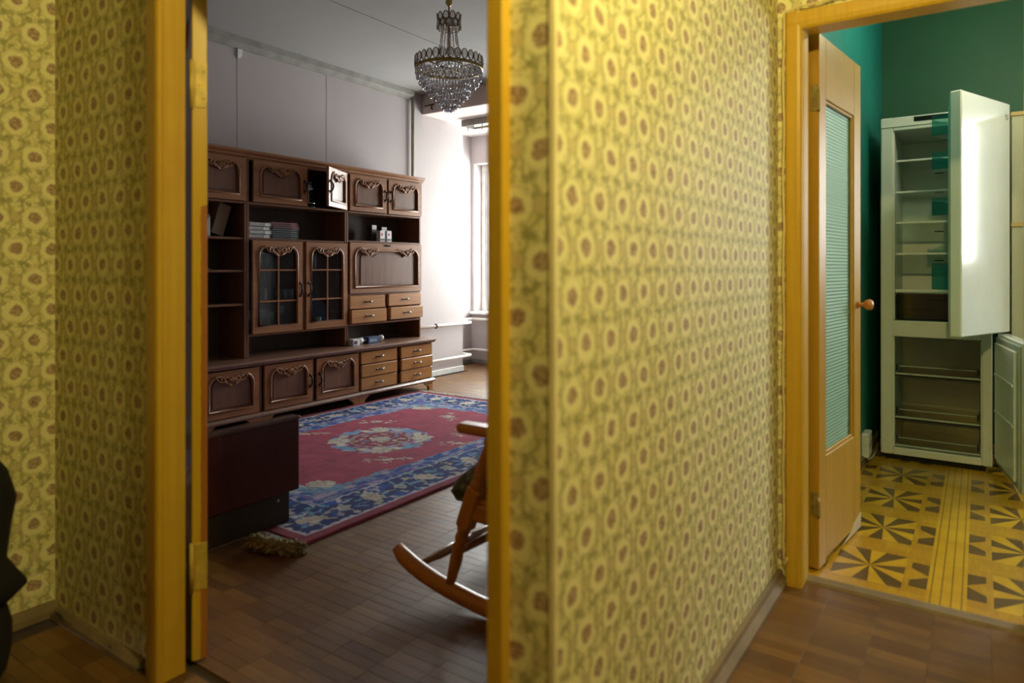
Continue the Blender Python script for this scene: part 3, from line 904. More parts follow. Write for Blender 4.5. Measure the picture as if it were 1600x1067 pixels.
def base(y0, y1, label):
    h = thing('base_cabinet', ((XB + XL) / 2, (y0 + y1) / 2, 0), label, 'cabinet', 'lower cabinets of the carved wall unit')
    t = .02
    MB().box(XB, XL - .021, y0 + .001, y0 + t, .072, .444).build('side_panel', W_z, h)
    MB().box(XB, XL - .021, y1 - t, y1 - .001, .072, .444).build('side_panel', W_z, h)
    MB().box(XB, XB + .008, y0 + t, y1 - t, .072, .444).build('back_panel', W_back, h)
    MB().box(XB + .008, XL - .03, y0 + t, y1 - t, .105, .120).build('bottom_panel', W_back, h)
    e = .012 if y1 > 4.8 else 0
    pr = [(XB, .444), (XL + .004, .444), (XL + .016, .450), (XL + .016, .458), (XL + .028, .462), (XL + .032, .470), (XL + .028, .482), (XL + .018, .486), (XB, .486)]
    MB().prism(pr, y0 + .001, y1 - .001 + e, 'y').build('worktop', W_top, h)
    pr = [(XB, .072), (XL + .010, .072), (XL + .020, .078), (XL + .020, .090), (XL + .010, .100), (XL + .002, .106), (XB, .106)]
    MB().prism(pr, y0 + .001, y1 - .001 + e, 'y').build('base_rail', W_top, h)
    for y, s in ((y0 + .001, 1), (y1 - .001, -1)):
        MB().prism(bracket(y, s), XL - .03, XL - .004, 'x').build('foot', W_drawer, h)
        MB().prism(bracket(y, s), XB + .02, XB + .046, 'x').build('foot', W_drawer, h)
    return h

YA, YB, YC, YD = 2.575, 3.022, 3.976, 4.905
# upper left: one carved door over open shelves
hA = hutch(YA, YB, 'narrow upper cabinet of the wall unit with open dark shelves beside the door frame', [(1.625, 0), (1.362, .01), (1.125, .01), (.88, .01)])
carved_door(hA, YA + .012, YB - .014, 1.636, 1.944, XU + .02, None, bs=.06)
# upper middle: glazed doors, book niche
hB = hutch(YB, YC, 'upper cabinet of the wall unit with two glazed doors and one small door ajar', [(1.625, 0), (1.362, 0), (.650, 0)])
MB().box(XB + .008, XU, 3.505 - .0, 3.545, .659, 1.353, .002).build('divider', W_z, hB)
carved_door(hB, YB + .040, 3.507, .660, 1.352, XU + .018, 'R', glass=True, bs=.05, bm=.055, bt=.045)
carved_door(hB, 3.545, YC - .006, .660, 1.352, XU + .018, 'L', glass=True, bs=.05, bm=.055, bt=.045)
for z in (.895, 1.13): MB().box(XB + .01, XU - .03, YB + .02, YC - .02, z - .003, z + .003).build('glass_shelf', G_pane, hB)
carved_door(hB, YB + .045, 3.548, 1.636, 1.944, XU + .02, 'R', bs=.055)
MB().box(XB + .008, XU, 3.552, 3.575, 1.634, 1.935, .002).build('divider', W_z, hB)
ajar = Matrix.Translation((XU + .012, YC - .012, 0)) @ Matrix.Rotation(math.radians(28), 4, 'Z') @ Matrix.Translation((-(XU + .012), -(YC - .012), 0))
dj = carved_door(hB, 3.555, YC - .012, 1.636, 1.944, XU + .02, 'L', M=ajar, bs=.05); tag(dj, 'small carved door standing ajar and catching the window light')
# upper right: two doors, niche, fall front, four drawers
hC = hutch(YC, YD, 'upper right cabinet of the wall unit with drop-front panel and four small drawers', [(1.625, 0), (1.375, 0), (.917, 0), (.66, 0)])
carved_door(hC, YC + .024, 4.432, 1.636, 1.944, XU + .02, 'R', bs=.055)
carved_door(hC, 4.458, YD - .008, 1.636, 1.944, XU + .02, 'L', bs=.055)
MB().box(XB + .008, XU, 4.435, 4.455, 1.634, 1.935, .002).build('divider', W_z, hC)
carved_door(hC, YC + .024, YD - .012, .928, 1.364, XU + .02, None, kind='fall', bs=.05, bm=.05, bt=.045, crest=1.0)
MB().box(XB + .008, XU - .002, 4.43, 4.45, .669, .908, .002).build('divider', W_z, hC)
drawer(hC, YC + .022, 4.418, .794, .908, XU + .010, .008); drawer(hC, 4.458, YD - .010, .800, .912, XU + .010, .008)
drawer(hC, YC + .022, 4.418, .672, .786, XU + .016, .022); drawer(hC, 4.458, YD - .010, .680, .790, XU + .016, .026)
# lower row
BA, BB_, BC, BD = 2.575, 3.045, 3.995, 4.925
kA = base(BA, BB_, 'lower left cabinet of the wall unit with one carved door')
carved_door(kA, BA + .012, BB_ - .016, .112, .436, XL, None, bs=.05, bm=.05)
kB = base(BB_, BC, 'lower middle cabinet of the wall unit with two carved doors')
carved_door(kB, BB_ + .030, 3.505, .112, .436, XL, 'R', bs=.05, bm=.05)
carved_door(kB, 3.548, BC - .012, .112, .436, XL, 'L', bs=.05, bm=.05)
MB().box(XB + .008, XL - .022, 3.515, 3.538, .12, .444).build('divider', W_z, kB)
kC = base(BC, BD, 'lower right cabinet of the wall unit with six wide drawers')
for (a, c2) in ((BC + .018, 4.440), (4.492, BD - .010)):
    for i, (q0, q1) in enumerate(((.112, .218), (.224, .326), (.332, .436))):
        drawer(kC, a, c2, q0, q1, XL - .004 + (0.006 if i == 1 else 0.0), .004)
MB().box(XB + .008, XL - .030, 4.452, 4.480, .12, .444).build('divider', W_z, kC)

# ------------------------------------------------------------------ things in the wall unit
def book(x0, x1, y0, y1, z0, z1, col, label, group, flat=True, M=None, name='book'):
    """lying book, spine towards +x"""
    t = thing(name, ((x0 + x1) / 2, (y0 + y1) / 2, z0), label, 'book', group)
    cm = plain('book_cover', col, .6, var=.3, scale=60)
    b = MB(M).box(x0, x1, y0, y1, z0, z0 + .0025).box(x0, x1, y0, y1, z1 - .0025, z1).box(x1 - .003, x1, y0, y1, z0, z1, .001)
    b.build('cover', cm, t)
    MB(M).box(x0 + .004, x1 - .003, y0 + .004, y1 - .004, z0 + .0025, z1 - .0025).build('pages', plain('pages', (.62, .57, .46), .8), t)
    b = MB(M)
    b.box(x1 - .0005, x1 + .0006, y0 + (y1 - y0) * .70, y0 + (y1 - y0) * .92, z0 + .003, z1 - .003)
    b.build('spine_title', plain('spine_print', tuple(min(1, c * 1.8 + .05) for c in col), .5, var=.5, scale=150), t)
    return t
zb = 1.3715
ordw = ['lowest', 'second from the bottom', 'third from the bottom', 'topmost']
for i in range(4):
    h = .030; j = rng.uniform(-.006, .006)
    book(-4.62, -4.47 + j, YB + .055 + j, 3.265 + j, zb + i * h, zb + (i + 1) * h - .0015, [(.36, .36, .34), (.40, .40, .38), (.38, .36, .36), (.33, .33, .33)][i],
         'thick grey book, %s of the pale pile on the wall unit shelf' % ordw[i], 'pale books piled in the niche')
ordd = ['lowest', 'second from the bottom', 'third from the bottom', 'fourth from the bottom', 'fifth from the bottom', 'third from the top', 'second from the top', 'topmost']
for i in range(8):
    h = .0165; j = rng.uniform(-.005, .005)
    c0 = [(.030, .045, .04), (.035, .05, .045), (.03, .035, .035), (.025, .04, .035), (.03, .03, .03), (.11, .022, .030), (.13, .025, .034), (.15, .026, .038)][i]
    book(-4.62, -4.48 + j, 3.285 + j, 3.53 + j, zb + i * h, zb + (i + 1) * h - .001, c0,
         'thin dark %s book, %s of the dark pile beside the pale books' % ('maroon' if i > 4 else 'green', ordd[i]), 'dark books piled in the niche')
Ml = Matrix.Translation((0, 2.865, 1.3725)) @ Matrix.Rotation(math.radians(-17), 4, 'X') @ Matrix.Translation((0, -2.895, -1.373))
lb = thing('book', (-4.55, 2.82, 1.372), 'tall brown book leaning on the shelf beside the door frame', 'book')
MB(Ml).box(-4.62, -4.47, 2.80, 2.803, 1.373, 1.60).box(-4.62, -4.47, 2.892, 2.895, 1.373, 1.60).box(-4.473, -4.47, 2.80, 2.895, 1.373, 1.60, .001).build('cover', plain('tan_cover', (.16, .095, .045), .6), lb)
MB(Ml).box(-4.617, -4.475, 2.803, 2.892, 1.376, 1.597).build('pages', plain('old_pages', (.35, .28, .18), .8), lb)
pp = MB(); 
for i in range(5):
    a = i * 1.3; pp.add([(-4.50 + .01 * i, 2.690 + .010 * i, 1.40 + .02 * i), (-4.47, 2.735 + .008 * i, 1.39 + .03 * i), (-4.48, 2.73 + .008 * i, 1.43 + .025 * i), (-4.51, 2.685 + .010 * i, 1.425 + .02 * i)], [(0, 1, 2, 3)])
    pp.add([(-4.50 + .01 * i, 2.690 + .010 * i, 1.3715), (-4.47, 2.735 + .008 * i, 1.3715), (-4.47, 2.735 + .008 * i, 1.39 + .03 * i), (-4.50 + .01 * i, 2.690 + .010 * i, 1.40 + .02 * i)], [(0, 1, 2, 3)])
tag(pp.build('paper_scrap', plain('white_scraps', (.34, .32, .28), .7)), 'crumpled white paper scraps left of the leaning book', 'paper')
# folded sheet on the shelf below
b = MB().prism([(2.66, 1.1345), (2.80, 1.1345), (2.66, 1.20)], -4.50, -4.498, 'x').prism([(2.66, 1.1345), (2.80, 1.1345), (2.80, 1.137), (2.66, 1.137)], -4.56, -4.498, 'x')
tag(b.build('folded_sheet', plain('dim_paper', (.30, .28, .25), .8)), 'folded grey sheet standing on the dark second shelf', 'paper')
# big glass jar behind the small open door
j = thing('glass_jar', (-4.58, 3.66, 1.634), 'large round glass jar behind the small open door', 'jar')
b = MB(); b.lathe([(.0, .003), (.06, .003), (.075, .012), (.082, .05), (.083, .12), (.076, .155), (.058, .18), (.052, .20), (.056, .21), (.052, .212)], (-4.56, 3.67, 1.634), 20, cap=False); b.build('jar_body', G_ware, j)
b = MB(); b.lathe([(0, 0), (.06, 0), (.075, .008), (.078, .014), (0, .014)], (-4.56, 3.67, 1.635), 20); b.build('jar_base', G_crys, j)
# small white boxes in the right niche
M_box = plain('white_carton', (.72, .70, .74), .5, var=.05); M_red = plain('red_print', (.65, .07, .05), .5); M_ink = plain('dark_print', (.06, .05, .06), .5)
def pack(x, y, z, label, red=True):
    w, d, hh = .058, .05, .100
    t = thing('medicine_box', (x, y, z), label, 'box', 'small white cartons in the right niche')
    MB().box(x - d, x, y - w / 2, y + w / 2, z, z + hh, .001).build('carton', M_box, t)
    b = MB()
    if red:
        b.mat(0).lathe([(.012, 0), (.012, .0008)], (x, y - .004, z + .064), 14, (1, 0, 0))
        b.mat(1).box(x, x + .0008, y - .024, y + .024, z + .010, z + .020)
        for k in range(4): b.box(x, x + .0008, y - .022 + k * .013, y - .014 + k * .013, z + .020, z + .027)
    else:
        b.mat(1).box(x, x + .0008, y - .020, y + .020, z + hh - .022, z + hh - .008)
    b.build('print', [M_red, M_ink], t)
pack(-4.455, 4.435, 1.385, 'white carton with red dot, left of the two front cartons in the right niche')
pack(-4.450, 4.515, 1.385, 'greyish white carton with red dot, right of the two front cartons in the right niche')
pz = 1.385
M_dkb = plain('dark_carton', (.05, .035, .03), .6)
t = thing('medicine_box', (-4.53, 4.40, pz), 'dark carton with white top label standing furthest left behind the red dotted cartons', 'box', 'small white cartons in the right niche')
MB().box(-4.60, -4.53, 4.375, 4.435, pz, pz + .150, .001).build('carton', M_dkb, t); MB().box(-4.53, -4.5292, 4.377, 4.433, pz + .110, pz + .148).build('print', M_box, t)
t = thing('medicine_box', (-4.53, 4.52, pz), 'dark carton with pale top label standing behind the right red dotted carton', 'box', 'small white cartons in the right niche')
MB().box(-4.60, -4.53, 4.495, 4.565, pz, pz + .140, .001).build('carton', M_dkb, t); MB().box(-4.53, -4.5292, 4.498, 4.562, pz + .095, pz + .137).build('print', plain('pale_label', (.6, .52, .52), .5), t)
# things on the worktop niche
zt = .486
t = thing('small_box', (-4.40, 4.045, zt), 'small white box at the left end of the right worktop', 'box')
MB().box(-4.43, -4.37, 4.005, 4.085, zt, zt + .055, .003).build('carton', M_box, t); MB().box(-4.37, -4.369, 4.015, 4.05, zt + .012, zt + .04).build('print', M_ink, t)
def bulb(x, y, ang, label):
    t = thing('light_bulb', (x, y, zt), label, 'light bulb', 'loose light bulbs on the worktop')
    ax = (math.sin(ang), math.cos(ang), 0)
    b = MB(); b.lathe([(.0005, -.001), (.016, .004), (.026, .016), (.029, .030), (.026, .044), (.018, .058), (.014, .066)], (x, y, zt + .0295), 14, ax); b.build('bulb_glass', plain('frosted_glass', (.62, .60, .56), .25), t)
    b = MB(); b.lathe([(.0135, .064), (.0135, .088), (.008, .094), (.0001, .096)], (x, y, zt + .0295), 12, ax); b.build('screw_cap', plain('grey_metal', (.35, .34, .32), .35, metal=.8), t)
bulb(-4.43, 4.10, .15, 'frosted light bulb lying between the white box and the blue roll')
bulb(-4.47, 4.46, 3.3, 'frosted light bulb lying right of the blue roll')
t = thing('blue_carton', (-4.42, 4.26, zt), 'dark blue carton lying on the right worktop', 'box')
MB().box(-4.46, -4.39, 4.20, 4.34, zt, zt + .058, .004).build('carton', plain('navy_carton', (.035, .06, .15), .5), t)
MB().box(-4.39, -4.3892, 4.215, 4.30, zt + .016, zt + .04).build('print', plain('pale_print', (.2, .28, .42), .5), t)
t = thing('paper_roll', (-4.52, 4.17, zt), 'pale tube lying behind the blue carton', 'tube')
b = MB(); b.lathe([(.022, 0), (.022, .20)], (-4.52, 4.12, zt + .022), 14, (0, 1, 0)); b.build('roll', M_box, t)
# glassware
def stem(x, y, z, s, label, group):
    t = thing('wine_glass', (x, y, z), label, 'glass', group)
    b = MB(); b.lathe([(.030 * s, 0), (.030 * s, .002), (.006 * s, .006), (.0035 * s, .015), (.0035 * s, .075 * s), (.008 * s, .082 * s), (.024 * s, .10 * s), (.031 * s, .125 * s), (.028 * s, .165 * s)], (x, y, z), 16, cap=False)
    b.build('glass_body', G_ware, t)
for (y, s, lab) in ((3.135, 1.0, 'leftmost'), (3.225, 1.05, 'second from the left'), (3.31, .9, 'third from the left'), (3.405, 1.15, 'tall rightmost')):
    stem(-4.53, y, .6595, s, 'stemmed wine glass, %s on the lowest shelf behind the left glazed door' % lab, 'stemmed glasses behind the left glazed door')
def tumbler(x, y, z, r, h, label, group):
    t = thing('tumbler', (x, y, z), label, 'glass', group)
    b = MB(); b.lathe([(.0, .002), (r * .8, .002), (r, h), (r * .94, h), (r * .76, .010), (0, .010)], (x, y, z), 16, cap=False); b.build('glass_body', G_ware, t)
for (y, lab) in ((3.34, 'left'), (3.41, 'middle'), (3.47, 'right')): tumbler(-4.50, y, .8985, .029, .085, 'clear tumbler, %s of three on the middle shelf behind the left glazed door' % lab, 'tumblers on the middle glass shelf')
for (y, lab) in ((3.20, 'left'), (3.265, 'middle'), (3.35, 'right')): tumbler(-4.52, y, 1.1335, .030, .125, 'tall ribbed glass, %s of three on the top shelf behind the left glazed door' % lab, 'tall glasses on the top glass shelf')
t = thing('figurine', (-4.50, 3.235, .8985), 'small reddish figurine on the middle shelf behind the left glazed door', 'figurine')
b = MB(); b.lathe([(.018, 0), (.020, .01), (.012, .03), (.018, .055), (.010, .07), (.013, .085), (.0001, .098)], (-4.50, 3.235, .8985), 12); b.build('figure_body', plain('pink_ceramic', (.35, .16, .14), .3), t)
for i, (y, c0, lab) in enumerate(((3.615, (.42, .42, .40), 'pale patterned tin on the lowest shelf behind the right glazed door'), (3.715, (.22, .17, .12), 'brown patterned tin on the lowest shelf behind the right glazed door'))):
    t = thing('tin_can', (-4.48, y, .6595), lab, 'tin')
    b = MB(); b.lathe([(.033, 0), (.034, .003), (.034, .085), (.033, .088), (0, .088)], (-4.48, y, .6595), 16); b.build('can', plain('tin_%d' % i, c0, .35, var=.4, scale=40), t)
    b = MB(); b.lathe([(.0345, .03), (.0345, .055)], (-4.48, y, .6595), 16, cap=False); b.build('label_band', plain('tin_band', (.05, .06, .09), .4), t)
bw = thing('plate', (-4.66, 3.86, .6595), 'round blue plate standing at the back behind the right glazed door', 'plate')
b = MB(); b.lathe([(0, 0), (.06, .003), (.095, .012), (.11, .014), (.095, .017), (.06, .008), (0, .006)], (-4.655, 3.85, .771), 24, (.97, -.1, .2)); b.build('plate_body', plain('blue_glaze', (.12, .18, .32), .15), bw)
for i in range(4):
    t = thing('saucer', (-4.51, 3.67, .8985 + i * .018), 'glass saucer, %s of the stack behind the right glazed door' % ordw[i], 'saucer', 'stacked glass saucers')
    b = MB(); b.lathe([(0, 0), (.03, 0), (.045, .006), (.075, .014), (.0745, .0165), (.044, .009), (0, .004)], (-4.51, 3.67, .8985 + i * .018), 22, cap=False); b.build('saucer_body', G_crys, t)
t = thing('cut_glass_vase', (-4.51, 3.72, 1.1335), 'slim cut glass vase on the top shelf behind the right glazed door', 'vase')
b = MB(); b.lathe([(.022, 0), (.020, .01)] + [(.014 + .004 * (i % 2), .02 + .014 * i) for i in range(8)] + [(.022, .135)], (-4.51, 3.72, 1.1335), 10, cap=False); b.build('vase_body', G_crys, t)

# ================================================================== LOW DARK RED BOARD
lb = thing('bed_end', (-2.56, 1.74, 0), 'low dark red lacquered board on a brown plinth standing before the wall unit', 'board')
M_red2 = plain('dark_red_lacquer', (.060, .006, .006), .30, var=.2, scale=4, coat=.3)
M_plin = plain('brown_plinth', (.030, .019, .010), .5, var=.25, scale=6)
MB().box(-2.588, -2.538, 1.50, 2.005, .15, .466, .004).build('panel', M_red2, lb)
MB().box(-2.592, -2.534, 1.497, 2.008, .464, .482, .004).build('top_rail', wood('dusty_red_rail', (.07, .030, .024), (.12, .055, .042), 1), lb)
MB().box(-2.596, -2.552, 1.50, 1.962, .0145, .150, .003).build('plinth', M_plin, lb)
for y, q in ((1.53, 0), (1.91, .0135)): MB().box(-2.70, -2.554, y, y + .04, q, .05, .004).build('foot', M_plin, lb)
b = MB(); b.blob((-2.5512, 1.902, .122), (.001, .006, .007), 8, 6); b.build('paper_chip', plain('chip', (.5, .45, .36), .7), lb)

# ================================================================== RUG
RX0, RX1, RY0, RY1 = -4.278, -2.295, 1.835, 4.715
def make_rug():
    step = .0062
    nx, ny = int((RX1 - RX0) / step), int((RY1 - RY0) / step)
    xs = np.linspace(RX0, RX1, nx + 1); ys = np.linspace(RY0, RY1, ny + 1)
    X, Y = np.meshgrid(xs, ys)                      # (ny+1, nx+1)
    L = lambda c: np.array(c, dtype=np.float32)
    C = np.zeros(X.shape + (3,), np.float32)
    red, redd, navy, blue, sky, cream, pink, line = L((.30, .034, .070)), L((.22, .026, .050)), L((.008, .022, .125)), L((.014, .060, .28)), L((.13, .27, .42)), L((.50, .46, .38)), L((.40, .27, .24)), L((.45, .42, .50))
    e = np.minimum(np.minimum(X - RX0, RX1 - X), np.minimum(Y - RY0, RY1 - Y))
    g = rng.random(X.shape).astype(np.float32)
    def blur(a, k):
        for ax in (0, 1):
            for _ in range(2):
                a = sum(np.roll(a, i, ax) for i in range(-k, k + 1)) / (2 * k + 1)
        return a
    g1 = blur(g, 2); g1 = (g1 - g1.mean()) / g1.std(); g2 = blur(rng.random(X.shape).astype(np.float32), 5); g2 = (g2 - g2.mean()) / g2.std()
    C[:] = red * (1 + .05 * g2[..., None])
    C[e < .46] = red
    # fretwork band
    m = (e > .325) & (e < .43)
    q = np.where(g1 > .75, 2, np.where(g1 > -.1, 1, 0))
    C[m & (q == 0)] = blue; C[m & (q == 1)] = sky * .8; C[m & (q == 2)] = L((.30, .26, .36))
    m2 = (e > .36) & (e < .385) & (g2 > -.3); C[m2] = L((.14, .10, .30))
    C[(e > .425) & (e < .433)] = L((.25, .22, .42))
    # main navy band
    C[(e > .072) & (e < .33)] = navy
    mb = (e > .08) & (e < .325) & (g2 > .9); C[mb] = blue
    C[(e > .314) & (e < .327)] = line
    C[e <= .072] = redd; C[(e > .062) & (e < .075)] = line
    def sub(cx, cy, R):
        i0, i1 = np.searchsorted(xs, (cx - R, cx + R)); j0, j1 = np.searchsorted(ys, (cy - R, cy + R))
        return slice(j0, j1), slice(i0, i1)
    def flower(cx, cy, R, k, rot, c0, c1, sq=1.0):
        a, b = sub(cx, cy, R * 1.2)
        if X[a, b].size == 0: return
        dx, dy = X[a, b] - cx, (Y[a, b] - cy)
        c, s_ = math.cos(rot), math.sin(rot); u, v = c * dx + s_ * dy, (-s_ * dx + c * dy) / sq
        r = np.hypot(u, v); th = np.arctan2(v, u)
        lim = R * (.74 + .26 * np.abs(np.cos(k * th / 2)))
        V_ = C[a, b]
        V_[r < lim] = c0
        V_[(r < lim * .72) & (r > lim * .62)] = c0 * .55
        V_[r < lim * .42] = c1
        V_[r < lim * .16] = c0
    def leaf(cx, cy, l, w, rot, c0):
        a, b = sub(cx, cy, l)
        if X[a, b].size == 0: return
        dx, dy = X[a, b] - cx, Y[a, b] - cy
        c, s_ = math.cos(rot), math.sin(rot); u, v = c * dx + s_ * dy, -s_ * dx + c * dy
        m = np.abs(v) < w * np.clip(1 - (u / l) ** 2, 0, 1); V_ = C[a, b]; V_[m] = c0
    def curl(cx, cy, R, rot, c0, w=.010):
        a, b = sub(cx, cy, R + w)
        if X[a, b].size == 0: return
        dx, dy = X[a, b] - cx, Y[a, b] - cy; r = np.hypot(dx, dy); th = (np.arctan2(dy, dx) - rot) % (2 * PI)
        V_ = C[a, b]; V_[(np.abs(r - R * (1 - th * .06)) < w) & (th < 4.2)] = c0
    # border flowers
    def along(n, P, N):
        for i in range(n):
            t = (i + .5) / n; x, y = P(t); big = i % 2 == 0
            rot = rng.uniform(0, 6)
            for k in range(7):
                a = rot + k * .9; d = .078 + rng.uniform(0, .045)
                leaf(x + d * math.cos(a), y + d * math.sin(a), .034, .011, a + rng.uniform(-.6, .6), [cream * .8, sky, sky * .7, cream * .65][k % 4])
            for k in range(3): curl(x + rng.uniform(-.12, .12), y + rng.uniform(-.12, .12), .035, rng.uniform(0, 6), [sky, line, cream * .7][k], .007)
            flower(x, y, .072 if big else .048, 9 if big else 5, rot, cream if big else cream * .85, pink if big else sky, .72)
    nb = along
    nb(14, lambda t: (RX1 - .195, RY0 + .1 + (RY1 - RY0 - .2) * t), 0); nb(14, lambda t: (RX0 + .195, RY0 + .1 + (RY1 - RY0 - .2) * t), 0)
    nb(8, lambda t: (RX0 + .3 + (RX1 - RX0 - .6) * t, RY0 + .195), 0); nb(8, lambda t: (RX0 + .3 + (RX1 - RX0 - .6) * t, RY1 - .195), 0)
    # keep the plain outer margin clean
    C[e <= .062] = redd; C[(e > .062) & (e < .074)] = line
    # corner ornaments of the field
    for sx in (0, 1):
        for sy in (0, 1):
            cx = RX0 + .62 if sx == 0 else RX1 - .62; cy = RY0 + .62 if sy == 0 else RY1 - .62
            ux = -1 if sx == 0 else 1; uy = -1 if sy == 0 else 1
            for k in range(26):
                a, d = rng.uniform(0, 1), rng.uniform(0, .19)
                px = cx + ux * (a * .16 + d * .3) + rng.uniform(-.05, .05); py = cy + uy * ((1 - a) * .16 + d * .3) + rng.uniform(-.05, .05)
                if k % 3: leaf(px, py, .055, .018, rng.uniform(0, 6), [sky, sky * .75, cream * .8][k % 3])
                else: curl(px, py, .045, rng.uniform(0, 6), sky, .010)
            flower(cx + ux * .06, cy + uy * .06, .085, 9, .5, cream, pink, .7)
            for k in range(14):
                t = k / 13; leaf(cx + ux * (.17 - .0) - ux * 0.30 * t * 0 + ux * 0, cy + uy * (.15 - .45 * t), .03, .012, 1.2 + k, sky)
                leaf(cx + ux * (.15 - .45 * t), cy + uy * .17, .03, .012, .3 + k, sky)
    # centre medallion
    mx, my = -3.275, 3.24
    dx, dy = X - mx, Y - my; r = np.hypot(dx, dy); th = np.arctan2(dy, dx)
    R = .335
    ringm = (r < R * (1 + .02 * np.cos(16 * th))) & (r > R * .60)
    C[ringm] = np.where((g1[ringm] > .2)[:, None], L((.25, .22, .40)), red * .8)
    for k in range(16):
        a = 2 * PI * k / 16
        leaf(mx + R * .80 * math.cos(a), my + R * .80 * math.sin(a), .055, .026, a + 1.2, [sky, cream * .85, sky * .8, cream][k % 4])
        leaf(mx + R * .92 * math.cos(a + .15), my + R * .92 * math.sin(a + .15), .04, .014, a + 1.7, [cream * .8, sky][k % 2])
    for k in range(4):
        a = PI / 4 + k * PI / 2; flower(mx + R * .8 * math.cos(a), my + R * .8 * math.sin(a), .082, 9, a, cream, pink, .8)
        a += PI / 4; leaf(mx + R * .85 * math.cos(a), my + R * .85 * math.sin(a), .09, .03, a + 1.57, sky)
    C[(r < R * .60) & (r > R * .555)] = cream * .6
    C[r < R * .555] = red * .75
    for k in range(22):
        a = k * 2.4; d = R * .5 * math.sqrt(k / 22); leaf(mx + d * math.cos(a), my + d * math.sin(a), .034, .013, rng.uniform(0, 6), [cream * .9, cream * .7, pink, sky * .8][k % 4])
    flower(mx, my, .065, 8, 0, cream * .9, pink)
    # flower sprays
    for (sx, sy, ro) in ((-2.90, 2.92, .7), (-3.66, 3.60, .7), (-3.34, 4.02, 2.2), (-2.98, 3.72, 2.2), (-3.58, 2.66, 2.2), (-3.24, 2.36, 2.2), (-2.78, 3.45, .7), (-3.80, 3.05, .7)):
        for k in range(17):
            d = rng.uniform(-.15, .15); o_ = rng.uniform(-.07, .07) * (1 - abs(d) / .2)
            leaf(sx + d * math.cos(ro) - o_ * math.sin(ro), sy + d * math.sin(ro) + o_ * math.cos(ro), .026, .007, ro + rng.uniform(-1.2, 1.2), [cream * .9, cream * .75, pink * 1.05][k % 3])
        flower(sx, sy, .040, 7, ro, cream * .9, pink, .7)
    # woven, slightly broken outlines
    ji = np.clip(np.round(.75 * (lambda q: (q - q.mean()) / q.std())(blur(rng.random(X.shape), 1))).astype(int), -3, 3); jj = np.clip(np.round(.75 * (lambda q: (q - q.mean()) / q.std())(blur(rng.random(X.shape), 1))).astype(int), -3, 3)
    J, I = np.meshgrid(np.arange(X.shape[0]), np.arange(X.shape[1]), indexing='ij')
    C2 = C[np.clip(J + ji, 0, X.shape[0] - 1), np.clip(I + jj, 0, X.shape[1] - 1)]
    inner = e > .066
    C[inner] = C2[inner]
    C *= (1 + .07 * g1[..., None]).astype(np.float32)
    C = np.clip(C, 0, 1)
    Z = .0125 + .0007 * g2 + .004 * np.exp(-((Y - 4.4) / .05) ** 2) * 0
    Z = np.where(e < .004, .003, Z)
    n = (nx + 1) * (ny + 1)
    off = (-3.29, 3.275, 0)
    co = np.stack([X - off[0], Y - off[1], Z], -1).reshape(-1, 3)
    idx = np.arange(n).reshape(ny + 1, nx + 1)
    F = np.stack([idx[:-1, :-1], idx[:-1, 1:], idx[1:, 1:], idx[1:, :-1]], -1).reshape(-1, 4)
    me = bpy.data.meshes.new('pile')
    me.vertices.add(n); me.vertices.foreach_set('co', co.astype(np.float32).ravel())
    me.loops.add(F.size); me.loops.foreach_set('vertex_index', F.ravel().astype(np.int32))
    me.polygons.add(len(F)); me.polygons.foreach_set('loop_start', np.arange(0, F.size, 4, dtype=np.int32)); me.polygons.foreach_set('loop_total', np.full(len(F), 4, np.int32))
    ca = me.color_attributes.new('pattern', 'FLOAT_COLOR', 'POINT')
    ca.data.foreach_set('color', np.concatenate([C.reshape(-1, 3), np.ones((n, 1), np.float32)], 1).astype(np.float32).ravel())
    me.update(); me.validate()
    M = Mat('rug_pile'); at = M.n('ShaderNodeAttribute'); at.attribute_name = 'pattern'
    nz = M.noise(260, 2); M.col(M.mix(nz.step(.3, .8) * .25, at.outputs['Color'], (.02, .015, .02)))
    M.set(Roughness=.92, Sheen_Weight=.05, Sheen_Roughness=.5); M.b.inputs['Specular IOR Level'].default_value = .15
    M.bump(nz, .5, .006)
    me.materials.append(M.m)
    root = thing('rug', off, 'large crimson rug with navy floral border and round centre medallion', 'rug')
    o = bpy.data.objects.new('pile', me); COL.objects.link(o); o.parent = root
    MB().box(RX0 + .002, RX1 - .002, RY0 + .002, RY1 - .002, .001, .0075, .001).build('backing', plain('rug_backing', (.10, .03, .035), .9), root)
    for name, y, sg in (('fringe', RY1, 1), ('fringe', RY0, -1)):
        b = MB()
        for i in range(300):
            x = RX0 + .01 + (RX1 - RX0 - .02) * i / 299; l = rng.uniform(.04, .075); dx = rng.uniform(-.02, .02)
            b.tube([(x, y - sg * .006, .007), (x + dx * .4, y + sg * l * .5, .006 + rng.uniform(0, .006)), (x + dx, y + sg * l, .0035)], .0028, 4)
        f = b.build(name, plain('fringe_wool', (.30, .27, .24), .9, var=.4, scale=60), root); tag(f, kind='stuff')
    return root
make_rug()

